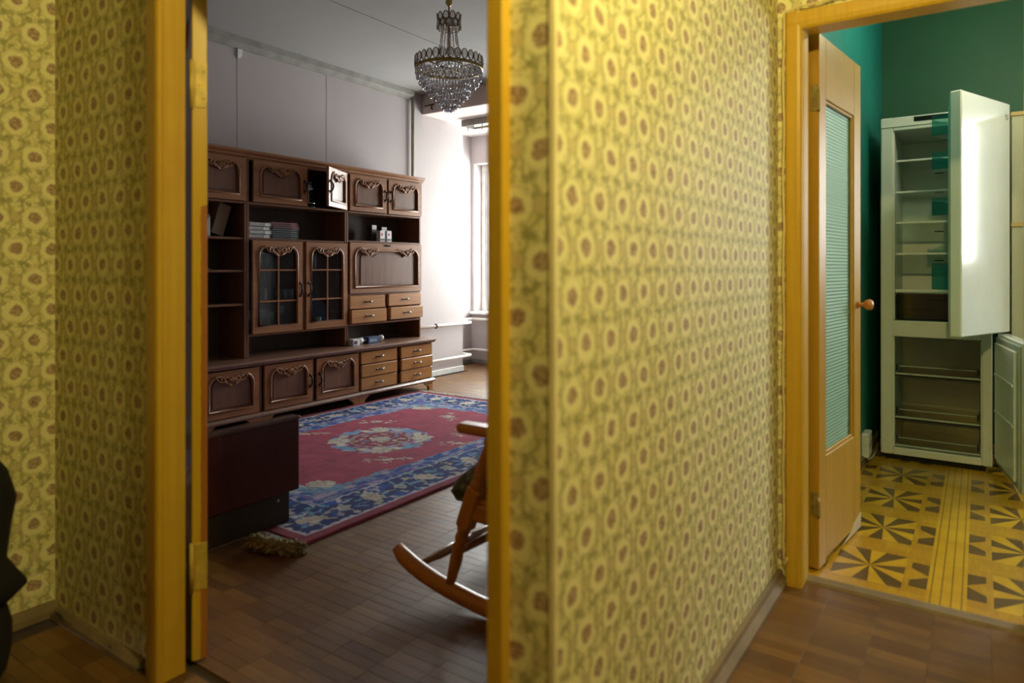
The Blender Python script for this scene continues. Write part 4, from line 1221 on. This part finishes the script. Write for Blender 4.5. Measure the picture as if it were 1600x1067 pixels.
# olive woolly rag at the near corner of the rug
rg = thing('wool_rag', (-2.34, 1.74, 0), 'rumpled olive woolly rag lying at the near rug corner', 'rag')
b = MB(); pts = [(-2.46, 1.715, .028), (-2.42, 1.705, .036), (-2.37, 1.715, .030), (-2.32, 1.735, .030), (-2.275, 1.755, .027), (-2.235, 1.785, .022)]
b.tube(pts, [.018, .030, .027, .028, .025, .015], 12)
b.build('core', plain('olive_wool', (.17, .135, .05), .95, var=.4, scale=40, bump=.6), rg)
b = MB()
for i in range(420):
    t = rng.uniform(0, len(pts) - 1.001); k = int(t); p = Vector(pts[k]).lerp(Vector(pts[k + 1]), t - k)
    a = rng.uniform(0, 2 * PI); dr = Vector((rng.normal(0, .4), -math.cos(a), math.sin(a))).normalized()
    q = p + dr * rng.uniform(.016, .024); r2 = q + dr * rng.uniform(.005, .012) + Vector((rng.normal(0, .008), rng.normal(0, .008), -.004))
    q.z = max(q.z, .004); r2.z = max(r2.z, .003)
    b.tube([q, (q + r2) / 2 + Vector((rng.normal(0, .003), 0, .002)), r2], [.007, .007, .004], 5)
tag(b.build('tufts', plain('olive_tufts', (.24, .20, .085), .95, var=.5, scale=50), rg), kind='stuff')

# ================================================================== CHANDELIER
CX, CY = -2.82, 3.40
ch = thing('chandelier', (CX, CY, 2.14), 'brass chandelier with oval crystals and a basket of glass drops', 'chandelier')
b = MB(); b.lathe([(.05, 0), (.05, -.012), (.035, -.03), (.012, -.04)], (CX, CY, 2.93), 20); b.lathe([(.0001, .030), (.016, .024), (.022, .010), (.022, -.004), (.014, -.018), (.006, -.024)], (CX, CY, 2.856), 16); b.build('canopy', M_brass, ch)
b = MB(); b.tube([(CX, CY, 2.91), (CX, CY, 2.46)], .005, 8); b.build('rod', M_bronze, ch)
def band(R, z0, z1, t=.004, n=48):
    b = MB(); b.lathe([(R, z0), (R + t, z0), (R + t, z1), (R, z1), (R, z0)], (CX, CY, 0), n, cap=False); return b
band(.212, 2.424, 2.440).build('ring', M_brass, ch)
band(.213, 2.420, 2.424, .007).build('ring_rim', M_brass, ch)
band(.068, 2.728, 2.738).build('crown_ring', M_bronze, ch)
band(.078, 2.455, 2.462).build('chain_ring', M_bronze, ch)
for a in (0, PI / 2): 
    b = MB(); b.tube([(CX + .212 * math.cos(a), CY + .212 * math.sin(a), 2.43), (CX - .212 * math.cos(a), CY - .212 * math.sin(a), 2.43)], .004, 6); b.build('spoke', M_bronze, ch)
def oval_mesh(h, w):
    b = MB(); n = 18
    b.mat(0).tube([(.0, w / 2 * math.sin(2 * PI * i / n), h / 2 * math.cos(2 * PI * i / n)) for i in range(n)], .0034, 6, closed=True)
    b.mat(1).blob((0, 0, 0), (.006, w * .42, h * .42), 12, 8)
    me = bpy.data.meshes.new('oval_crystal'); me.from_pydata(b.v, [], b.f); me.materials.append(M_bronze); me.materials.append(G_crys)
    me.polygons.foreach_set('material_index', b.mi); me.polygons.foreach_set('use_smooth', b.sm); me.update(); return me
om = oval_mesh(.062, .040); oc = oval_mesh(.058, .036)
for i in range(30):
    a = 2 * PI * i / 30
    o = bpy.data.objects.new('oval_crystal', om); COL.objects.link(o); o.parent = ch
    o.location = (.218 * math.cos(a), .218 * math.sin(a), 2.471 - 2.14); o.rotation_euler = (0, 0, a)
for row, z in ((0, 2.750), (1, 2.712)):
    for i in range(11):
        a = 2 * PI * (i + .5 * row) / 11
        o = bpy.data.objects.new('oval_crystal', oc); COL.objects.link(o); o.parent = ch
        o.location = (.074 * math.cos(a), .074 * math.sin(a), z - 2.14); o.rotation_euler = (0, .12 * (1 - 2 * row), a)
G_bead = thin_glass('bead_glass', (.70, .70, .72), rough=.12, ior=1.8, extra=.45)
def bead(b, p, r):
    x, y, z = p
    b.add([(x + r, y, z), (x, y + r, z), (x - r, y, z), (x, y - r, z), (x, y, z + r * 1.15), (x, y, z - r * 1.15)], [(0, 1, 4), (1, 2, 4), (2, 3, 4), (3, 0, 4), (1, 0, 5), (2, 1, 5), (3, 2, 5), (0, 3, 5)])
for i in range(18):
    a = 2 * PI * i / 18; b = MB()
    for k in range(17):
        t = k / 16; r = .046 + (.080 - .046) * (t ** 1.5); z = 2.715 - .245 * t
        bead(b, (CX + r * math.cos(a), CY + r * math.sin(a), z), .0076)
    b.build('bead_chain', G_bead, ch)
def drop(b, x, y, z, s=1.0, a=0.0):
    r = .0092 * s; l = .036 * s; n = 6; vs = []
    for rr, h in ((.0012, 0), (r * .55, -l * .35), (r, -l * .70), (r * .6, -l * .92), (.0008, -l)):
        for k in range(n): t = a + 2 * PI * k / n; vs.append((x + rr * math.cos(t), y + rr * math.sin(t), z + h))
    F = [(i * n + (k + 1) % n, i * n + k, (i + 1) * n + k, (i + 1) * n + (k + 1) % n) for i in range(4) for k in range(n)]
    b.add(vs, F)
G_drop = thin_glass('crystal_drop', (.74, .74, .78), rough=.05, ior=1.8, extra=.28)
for R, z in ((.211, 2.422), (.205, 2.393), (.190, 2.362), (.168, 2.333), (.143, 2.304), (.118, 2.276), (.092, 2.249), (.066, 2.222), (.040, 2.198), (.016, 2.184)):
    n = max(4, int(2 * PI * R / .0205)); b = MB(); ph = rng.uniform(0, 6)
    for i in range(n):
        a = ph + 2 * PI * i / n
        drop(b, CX + R * math.cos(a), CY + R * math.sin(a), z + rng.uniform(-.003, .003), 1.0 if R > .05 else 1.15, rng.uniform(0, 3))
    o = b.build('crystal_drops', G_drop, ch); tag(o, kind='stuff')
    band(R - .002, z - .0005, z + .001, .0015, 32).build('tier_ring', M_bronze, ch)

# ================================================================== ROCKING CHAIR
M_ch = wood('orange_varnished_beech', (.46, .155, .016), (.62, .245, .032), 0, rough=.38, coat=.2)
M_chd = wood('dark_varnished_beech', (.20, .085, .02), (.32, .14, .035), 1, rough=.25, coat=.5)
rc = thing('rocking_chair', (-1.16, 2.04, 0), 'orange varnished rocking chair half hidden behind the door jamb', 'chair')
YN, YF = 1.80, 2.28
rock = [(-1.735, .142), (-1.705, .118), (-1.66, .097), (-1.60, .077), (-1.54, .062), (-1.47, .050), (-1.38, .038), (-1.28, .030), (-1.18, .028), (-1.08, .032), (-.98, .046), (-.90, .066), (-.84, .092)]
for yy in (YN, YF):
    b = MB(); b.tube([(x, yy, z) for x, z in rock], [.021, .028, .030, .030, .030, .030, .030, .030, .028, .030, .029, .026, .018], 10); b.build('rocker', M_ch, rc)
def turned(b, p, q, prof, n=10):
    p, q = Vector(p), Vector(q)
    b.tube([p.lerp(q, t) for t, r in prof], [r for t, r in prof], n)
for yy in (YN, YF):
    b = MB(); turned(b, (-1.492, yy, .06), (-1.425, yy, .285), [(0, .016), (.15, .017), (.45, .023), (.60, .019), (.66, .026), (.72, .016), (.80, .024), (.88, .019), (1, .027)])
    # square block at the seat, then the arm post
    Mb = Matrix.Translation((-1.398, yy, .35)) @ Matrix.Rotation(math.radians(20), 4, 'Y')
    bb = MB(Mb).box(-.028, .028, -.025, .025, -.075, .075, .006); b.v, off_ = b.v, len(b.v)
    b.f += [[i + off_ for i in f] for f in bb.f]; b.mi += bb.mi; b.sm += bb.sm; b.v += bb.v
    turned(b, (-1.374, yy, .415), (-1.312, yy, .60), [(0, .020), (.08, .028), (.16, .018), (.3, .025), (.55, .021), (.8, .016), (.88, .022), (1, .018)])
    b.build('front_leg', M_ch, rc)
    b = MB(); turned(b, (-.985, yy, .06), (-.955, yy, .33), [(0, .016), (.3, .022), (.6, .018), (.7, .025), (1, .022)]); b.build('rear_leg', M_ch, rc)
    b = MB().box(-1.445, -.90, yy - .033, yy + .033, .598, .632, .012); b.build('armrest', M_ch, rc)
b = MB(); turned(b, (-1.625, YN, .105), (-1.625, YF, .105), [(0, .010), (.12, .012), (.22, .017), (.38, .019), (.42, .013), (.45, .021), (.48, .013), (.5, .022), (.52, .013), (.55, .021), (.58, .013), (.62, .019), (.8, .016), (1, .010)]); b.build('stretcher', M_chd, rc)
b = MB(); turned(b, (-1.45, YN, .19), (-1.45, YF, .19), [(0, .010), (.3, .016), (.5, .020), (.7, .016), (1, .010)]); b.build('stretcher', M_chd, rc)
b = MB(); turned(b, (-.97, YN, .19), (-.97, YF, .19), [(0, .010), (.3, .016), (.5, .020), (.7, .016), (1, .010)]); b.build('stretcher', M_chd, rc)
MB().box(-1.41, -.93, YN - .02, YF + .02, .310, .372, .010).box(-1.405, -.935, YN - .015, YF + .015, .372, .385, .006).build('seat', M_ch, rc)
for yy in (YN + .02, YF - .02):
    b = MB(); turned(b, (-.955, yy, .37), (-.815, yy, 1.06), [(0, .022), (.1, .025), (.3, .020), (.34, .026), (.4, .02), (.8, .018), (1, .014)]); b.build('back_post', M_ch, rc)
for k in range(5):
    yy = YN + .09 + k * .075; b = MB(); turned(b, (-.95, yy, .38), (-.825, yy, 1.0), [(0, .009), (.4, .013), (.5, .010), (.6, .013), (1, .008)]); b.build('spindle', M_ch, rc)
b = MB(); b.prism([(YN, .98), (YF, .98), (YF, 1.04), (YF - .06, 1.09), ((YN + YF) / 2, 1.11), (YN + .06, 1.09), (YN, 1.04)], -.845, -.815, 'x'); b.build('crest_rail', M_ch, rc)
# green cushion on the seat
def cushion():
    nx, ny = 26, 22; vs = []; F = []
    for top in (1, 0):
        for j in range(ny + 1):
            for i in range(nx + 1):
                u, v = i / nx, j / ny
                x = -1.535 + .53 * u; y = 1.835 + .41 * v
                rim = min(u, 1 - u, v, 1 - v)
                th = .075 * min(1, (rim / .16)) ** .5 if rim > 0 else 0
                droop = -.050 * max(0, (.30 - u) / .30) ** 1.2
                tuft = .006 * math.sin(u * 22) * math.sin(v * 18)
                z = .418 + droop + (th * .85 + tuft if top else -min(th, .055))
                vs.append((x + .012 * math.sin(v * 23), y, max(z, .386 if x > -1.41 else 0)))
    n = (nx + 1) * (ny + 1)
    for j in range(ny):
        for i in range(nx):
            a = j * (nx + 1) + i; F.append((a, a + 1, a + nx + 2, a + nx + 1)); F.append((n + a, n + a + nx + 1, n + a + nx + 2, n + a + 1))
    rim = [i for i in range(nx + 1)] + [j * (nx + 1) + nx for j in range(1, ny + 1)] + [ny * (nx + 1) + i for i in range(nx - 1, -1, -1)] + [j * (nx + 1) for j in range(ny - 1, 0, -1)]
    for k in range(len(rim)): a, c = rim[k], rim[(k + 1) % len(rim)]; F.append((a, n + a, n + c, c))
    b = MB().smooth(); b.add(vs, F); return b
def knit():
    M = Mat('green_knit'); x, y, z = M.xyz(); n = M.noise(9, 3); v = M.n('ShaderNodeTexVoronoi'); v.inputs['Scale'].default_value = 32; M.link(M.co(), v.inputs['Vector'])
    d = V(M.nt, v.outputs['Distance'])
    M.col(M.mix(d.step(.2, .6), M.ramp(n, [(.35, (.13, .145, .055)), (.65, (.24, .24, .11))]), (.05, .055, .02))); M.set(Roughness=.95, Sheen_Weight=.3); M.bump(d, -.8, .012); return M.m
cu = thing('seat_cushion', (-1.27, 2.04, .386), 'green knitted cushion on the rocking chair seat', 'cushion')
cushion().build('cushion_body', knit(), cu)

# ================================================================== FRIDGE
M_fr = plain('fridge_enamel', (.80, .82, .77), .16, var=.02, coat=.4)
M_fin = plain('fridge_liner', (.84, .87, .82), .3, var=.04)
M_gask = plain('fridge_gasket', (.45, .50, .44), .6)
M_disp = plain('display_black', (.012, .012, .012), .12)
G_bin = thin_glass('teal_bin_plastic', (.58, .82, .77), rough=.12, extra=.06)
G_shf = thin_glass('fridge_shelf_glass', (.88, .95, .92), rough=.05, extra=.05)
G_drw = thin_glass('freezer_drawer_plastic', (.92, .95, .93), rough=.12, extra=.03)
FX0, FX1, FY0, FY1, FZ = -.492, .060, 4.65, 5.30, 2.045
fg = thing('fridge', ((FX0 + FX1) / 2, 4.97, 0), 'tall white two-door fridge freezer standing open in the green kitchen', 'fridge')
CIX0, CIX1 = -.425, .012
b = MB().box(FX0, CIX0, FY0, FY1, .035, FZ, .006).box(CIX1, FX1, FY0, FY1, .035, FZ, .006)
b.box(CIX0, CIX1, FY0, FY1, 1.965, FZ - .001, .004).box(CIX0, CIX1, FY0, FY1, .740, .835, .004).box(CIX0, CIX1, FY0, FY1, .036, .078, .004).box(CIX0, CIX1, FY1 - .10, FY1, .078, 1.965)
b.build('body', M_fr, fg)
b = MB().box(FX0 + .002, FX1 - .002, FY0 - .006, FY0, 1.985, FZ - .004, .003); b.build('control_panel', M_fr, fg)
MB().box(-.318, -.06, FY0 - .0075, FY0 - .0055, 2.008, 2.036).build('display', M_disp, fg)
b = MB()
for z0, z1 in ((.836, 1.964), (.079, .739)):
    b.box(CIX0 - .001, CIX0 + .006, FY0 + .012, FY1 - .1, z0, z1, .003).box(CIX1 - .006, CIX1 + .001, FY0 + .012, FY1 - .1, z0, z1, .003).box(CIX0, CIX1, FY1 - .11, FY1 - .098, z0, z1)
b.build('liner', M_fin, fg)
MB().box(FX0 + .03, FX1 - .03, FY0 + .02, FY1 - .03, .0, .036, .005).build('plinth', M_gap_shade, fg)  # near-black block stands for the shadow under the fridge
for z in (1.795, 1.605, 1.420, 1.232):
    s_ = MB().box(CIX0 + .007, CIX1 - .007, FY0 + .10, FY1 - .115, z - .003, z + .003).build('shelf', G_shf, fg)
    MB().box(CIX0 + .007, CIX1 - .007, FY0 + .092, FY0 + .102, z - .006, z + .006, .002).build('shelf_edge', M_fin, s_)
    MB().box(-.24, -.19, FY1 - .112, FY1 - .110, z - .04, z - .034).build('air_vent', M_disp, s_)
s_ = MB().box(CIX0 + .007, CIX1 - .007, FY0 + .05, FY1 - .115, 1.008, 1.016).build('shelf', G_shf, fg)
MB().box(CIX0 + .007, CIX1 - .007, FY0 + .042, FY0 + .052, 1.002, 1.020, .002).build('shelf_edge', M_fin, s_)
G_dark = thin_glass('smoky_crisper', (.30, .30, .26), rough=.1, extra=.04)
cr = MB().box(CIX0 + .012, CIX1 - .012, FY0 + .055, FY0 + .060, .845, .995, .002).box(CIX0 + .012, CIX0 + .016, FY0 + .06, FY1 - .13, .845, .98).box(CIX1 - .016, CIX1 - .012, FY0 + .06, FY1 - .13, .845, .98).box(CIX0 + .016, CIX1 - .016, FY0 + .06, FY1 - .13, .843, .847).build('crisper_drawer', G_dark, fg)
b = MB()
for k in range(10): b.box(-.385 + k * .016, -.379 + k * .016, FY0 + .0535, FY0 + .055, .895, .905)
b.box(-.26, -.10, FY0 + .0535, FY0 + .055, .955, .960); b.build('drawer_marks', M_disp, cr)
for i, (z0, z1) in enumerate(((.515, .725), (.256, .490), (.088, .232))):
    d = MB().box(CIX0 + .010, CIX1 - .010, FY0 + .030, FY0 + .034, z0, z1, .001).box(CIX0 + .012, CIX1 - .012, FY0 + .034, FY1 - .14, z0, z0 + .004).build('freezer_drawer', G_drw, fg)
    MB().box(CIX0 + .008, CIX1 - .008, FY0 + .024, FY0 + .036, z0 - .004, z0 + .006, .002).box(CIX0 + .03, CIX1 - .03, FY0 + .024, FY0 + .030, z0 + .045, z0 + .050, .002).build('drawer_lip', M_gask, d)
    if i < 2:
        s_ = MB().box(CIX0 + .006, CIX1 - .006, FY0 + .03, FY1 - .12, z0 - .013, z0 - .008).build('freezer_shelf', M_disp, fg)
    for x in (CIX0 + .018, CIX1 - .018): MB().box(x - .004, x + .004, FY0 + .022, FY0 + .030, z0 + .02, z0 + .06, .002).build('runner_clip', M_disp, d)
def fdoor(hinge, dirv, z0, z1, length, th, flip, name):
    """door mesh in a rotated frame: x from hinge to free edge, y outwards (away from the fridge), z up"""
    d = Vector((dirv[0], dirv[1], 0)).normalized(); n = Vector((-d.y, d.x, 0)) * flip
    M = Matrix(((d.x, n.x, 0, hinge[0]), (d.y, n.y, 0, hinge[1]), (0, 0, 1, 0), (0, 0, 0, 1)))
    return M
# upper door (y outwards = seen face)
Mu = fdoor((.075 + .012, 4.655), (-.376, -.927), .8, 2.045, .57, .06, 1, 'door')
nrm = Vector((.927, -.376, 0))
if (Mu.to_3x3() @ Vector((0, 1, 0))).dot(nrm) < 0: Mu = fdoor((.087, 4.655), (-.376, -.927), .8, 2.045, .57, .06, -1, 'door')
ud = MB(Mu).box(0, .568, 0, .056, .797, 2.047, .006).build('fridge_door', M_fr, fg); tag(ud, 'glossy white upper door standing open')
MB(Mu).box(.02, .55, -.012, .0, .815, 2.03, .004).build('gasket', M_gask, ud)
MB(Mu).box(.05, .52, -.03, -.012, .86, 1.99, .008).build('inner_panel', M_fin, ud)
for z, hh in ((1.845, .085), (1.665, .075), (1.425, .075), (1.035, .115)):
    b = MB(Mu).box(.06, .51, -.112, -.108, z, z + hh, .001).box(.06, .064, -.11, -.03, z, z + hh * 1.2).box(.506, .51, -.11, -.03, z, z + hh * 1.2).box(.06, .51, -.11, -.03, z, z + .004); b.build('door_bin', G_bin, ud)
b = MB(Mu).box(.030, .036, .056, .0568, 1.955, 1.985).box(.038, .048, .056, .0568, 1.955, 1.960).box(.038, .048, .056, .0568, 1.975, 1.980).box(.052, .058, .056, .0568, 1.960, 1.985)
b.build('maker_badge', plain('grey_badge', (.25, .25, .22), .4), ud)
Ml_ = fdoor((.072, 4.645), (.152, -.988), .06, .785, .56, .06, 1, 'door')
if (Ml_.to_3x3() @ Vector((0, 1, 0))).x < 0: Ml_ = fdoor((.072, 4.645), (.152, -.988), .06, .785, .56, .06, -1, 'door')
ld = MB(Ml_).box(0, .56, .012, .066, .052, .787, .006).build('freezer_door', M_fr, fg); tag(ld, 'lower freezer door standing wide open')
MB(Ml_).box(.02, .545, .0, .012, .07, .77, .004).build('gasket', M_gask, ld)
b = MB(Ml_).box(.05, .515, -.012, .0, .10, .74, .008).box(.07, .495, -.018, -.012, .36, .375, .002).box(.07, .495, -.018, -.012, .56, .575, .002); b.build('inner_panel', M_fin, ld)

# ------------------------------------------------------------------ cream kitchen cabinet beside the fridge
M_cream = plain('cream_laminate', (.62, .60, .42), .35, var=.04); M_edge = plain('yellow_edging', (.70, .50, .20), .5)
kc = thing('tall_cabinet', (.31, 5.05, 0), 'tall cream kitchen cabinet with yellowed edges right of the fridge', 'cabinet')
MB().box(.150, .503, 4.77, 5.40, .0, 2.0, .003).build('body', M_cream, kc)
for z0, z1 in ((1.402, 2.0), (.72, 1.382), (.08, .70)):
    d = MB().box(.150, .500, 4.75, 4.769, z0, z1, .002).build('door', M_cream, kc)
    MB().box(.46, .475, 4.735, 4.75, (z0 + z1) / 2 - .05, (z0 + z1) / 2 + .05, .003).build('handle', M_edge, d)
MB().box(.146, .507, 4.742, 4.768, 1.380, 1.402, .002).build('edge_strip', M_edge, kc)
MB().box(.146, .507, 4.742, 5.40, 2.0, 2.022, .003).build('top_board', M_edge, kc)
# power socket by the floor behind the door
so = thing('power_socket', (-.555, 4.45, .02), 'white power socket on the teal wall near the floor', 'socket')
MB().box(-.565, -.525, 4.40, 4.54, .05, .19, .006).build('plate', M_white, so)
b = MB().box(-.525, -.5245, 4.43, 4.445, .10, .14).box(-.525, -.5245, 4.485, 4.50, .10, .14); b.build('holes', M_disp, so)
b = MB(); b.tube([(-.545, 4.47, .055), (-.54, 4.50, .02), (-.53, 4.60, .012), (-.53, 4.95, .012)], .006, 6); b.build('flex', M_white, so)
# plinth wall strip behind fridge
struct('baseboard_kitchen', MB().box(-.565, -.548, 3.4, 5.42, .004, .06, .003), M_base)

# ================================================================== BLACK BAG at the left hall wall
M_bag = plain('black_cloth', (.008, .008, .010), .8, var=.4, scale=9, bump=.4)
bg = thing('black_bag', (-2.30, .50, 0), 'black cloth bag slumped on the hall floor at the left edge', 'bag')
def loft(b, secs, n=28, p=2.6):
    vs = []
    for (cx, cy, hx, hy, z, tw) in secs:
        for k in range(n):
            a = 2 * PI * k / n; c, s = math.cos(a), math.sin(a)
            r = (abs(c) ** p + abs(s) ** p) ** (-1 / p); wv = 1 + .03 * math.sin(3 * a + z * 17 + tw)
            vs.append((cx + hx * r * c * wv, cy + hy * r * s * wv, z))
    m = len(secs); F = [(i * n + k, i * n + (k + 1) % n, (i + 1) * n + (k + 1) % n, (i + 1) * n + k) for i in range(m - 1) for k in range(n)]
    F += [tuple(range(n))[::-1], tuple((m - 1) * n + k for k in range(n))]
    b.smooth().add(vs, F); return b
loft(MB(), [(-2.30, .52, .10, .24, .0, 0), (-2.30, .52, .13, .275, .03, 0), (-2.30, .52, .14, .285, .08, .4), (-2.30, .52, .13, .275, .15, .8), (-2.30, .52, .11, .262, .215, 1), (-2.30, .52, .10, .25, .24, 1)]).build('body', M_bag, bg)
loft(MB(), [(-2.30, .52, .12, .27, .215, 0), (-2.30, .53, .145, .300, .255, 0), (-2.30, .525, .14, .290, .29, .5), (-2.30, .52, .13, .272, .34, .5), (-2.30, .52, .13, .283, .42, 1), (-2.30, .52, .13, .285, .50, 1.5), (-2.30, .515, .12, .278, .58, 2), (-2.30, .51, .10, .25, .64, 2), (-2.30, .50, .07, .18, .68, 2), (-2.30, .50, .02, .06, .69, 2)]).build('flap', M_bag, bg)
b = MB(); b.tube([(-2.18, .40, .60), (-2.14, .42, .45), (-2.15, .44, .3), (-2.18, .45, .2)], .012, 6, flat=.4); b.build('strap', plain('bag_strap', (.015, .015, .017), .6), bg)

# ================================================================== LAMPS (bare bulbs out of frame)
def bulb_lamp(pos, power, col, ceil_z, label, name):
    x, y, z = pos
    t = thing(name, (x, y, z), label, 'lamp')
    b = MB(); b.lathe([(.045, 0), (.045, -.015), (.012, -.035)], (x, y, ceil_z), 16); b.build('ceiling_rose', M_white, t)
    b = MB(); b.tube([(x, y, ceil_z - .03), (x, y, z + .10)], .004, 6); b.build('flex', M_black, t)
    b = MB(); b.lathe([(.018, .06), (.020, .075), (.012, .105)], (x, y, z), 12); b.build('lamp_holder', M_black, t)
    b = MB(); b.lathe([(.0005, -.052), (.03, -.044), (.05, -.015), (.05, .012), (.03, .045), (.016, .062)], (x, y, z), 18, cap=False); b.build('bulb', thin_glass('bulb_glass', (1, 1, 1)), t)
    l = bpy.data.lights.new('bulb_light', 'POINT'); l.energy = power; l.color = col; l.shadow_soft_size = .035
    o = bpy.data.objects.new('bulb_light', l); COL.objects.link(o); o.parent = t; o.location = (0, 0, 0)
bulb_lamp(*HALL_LAMP, ZH, 'bare bulb hanging from the hall ceiling', 'hall_lamp')
bulb_lamp(*KITCHEN_LAMP, ZK, 'bare bulb hanging from the kitchen ceiling', 'kitchen_lamp')
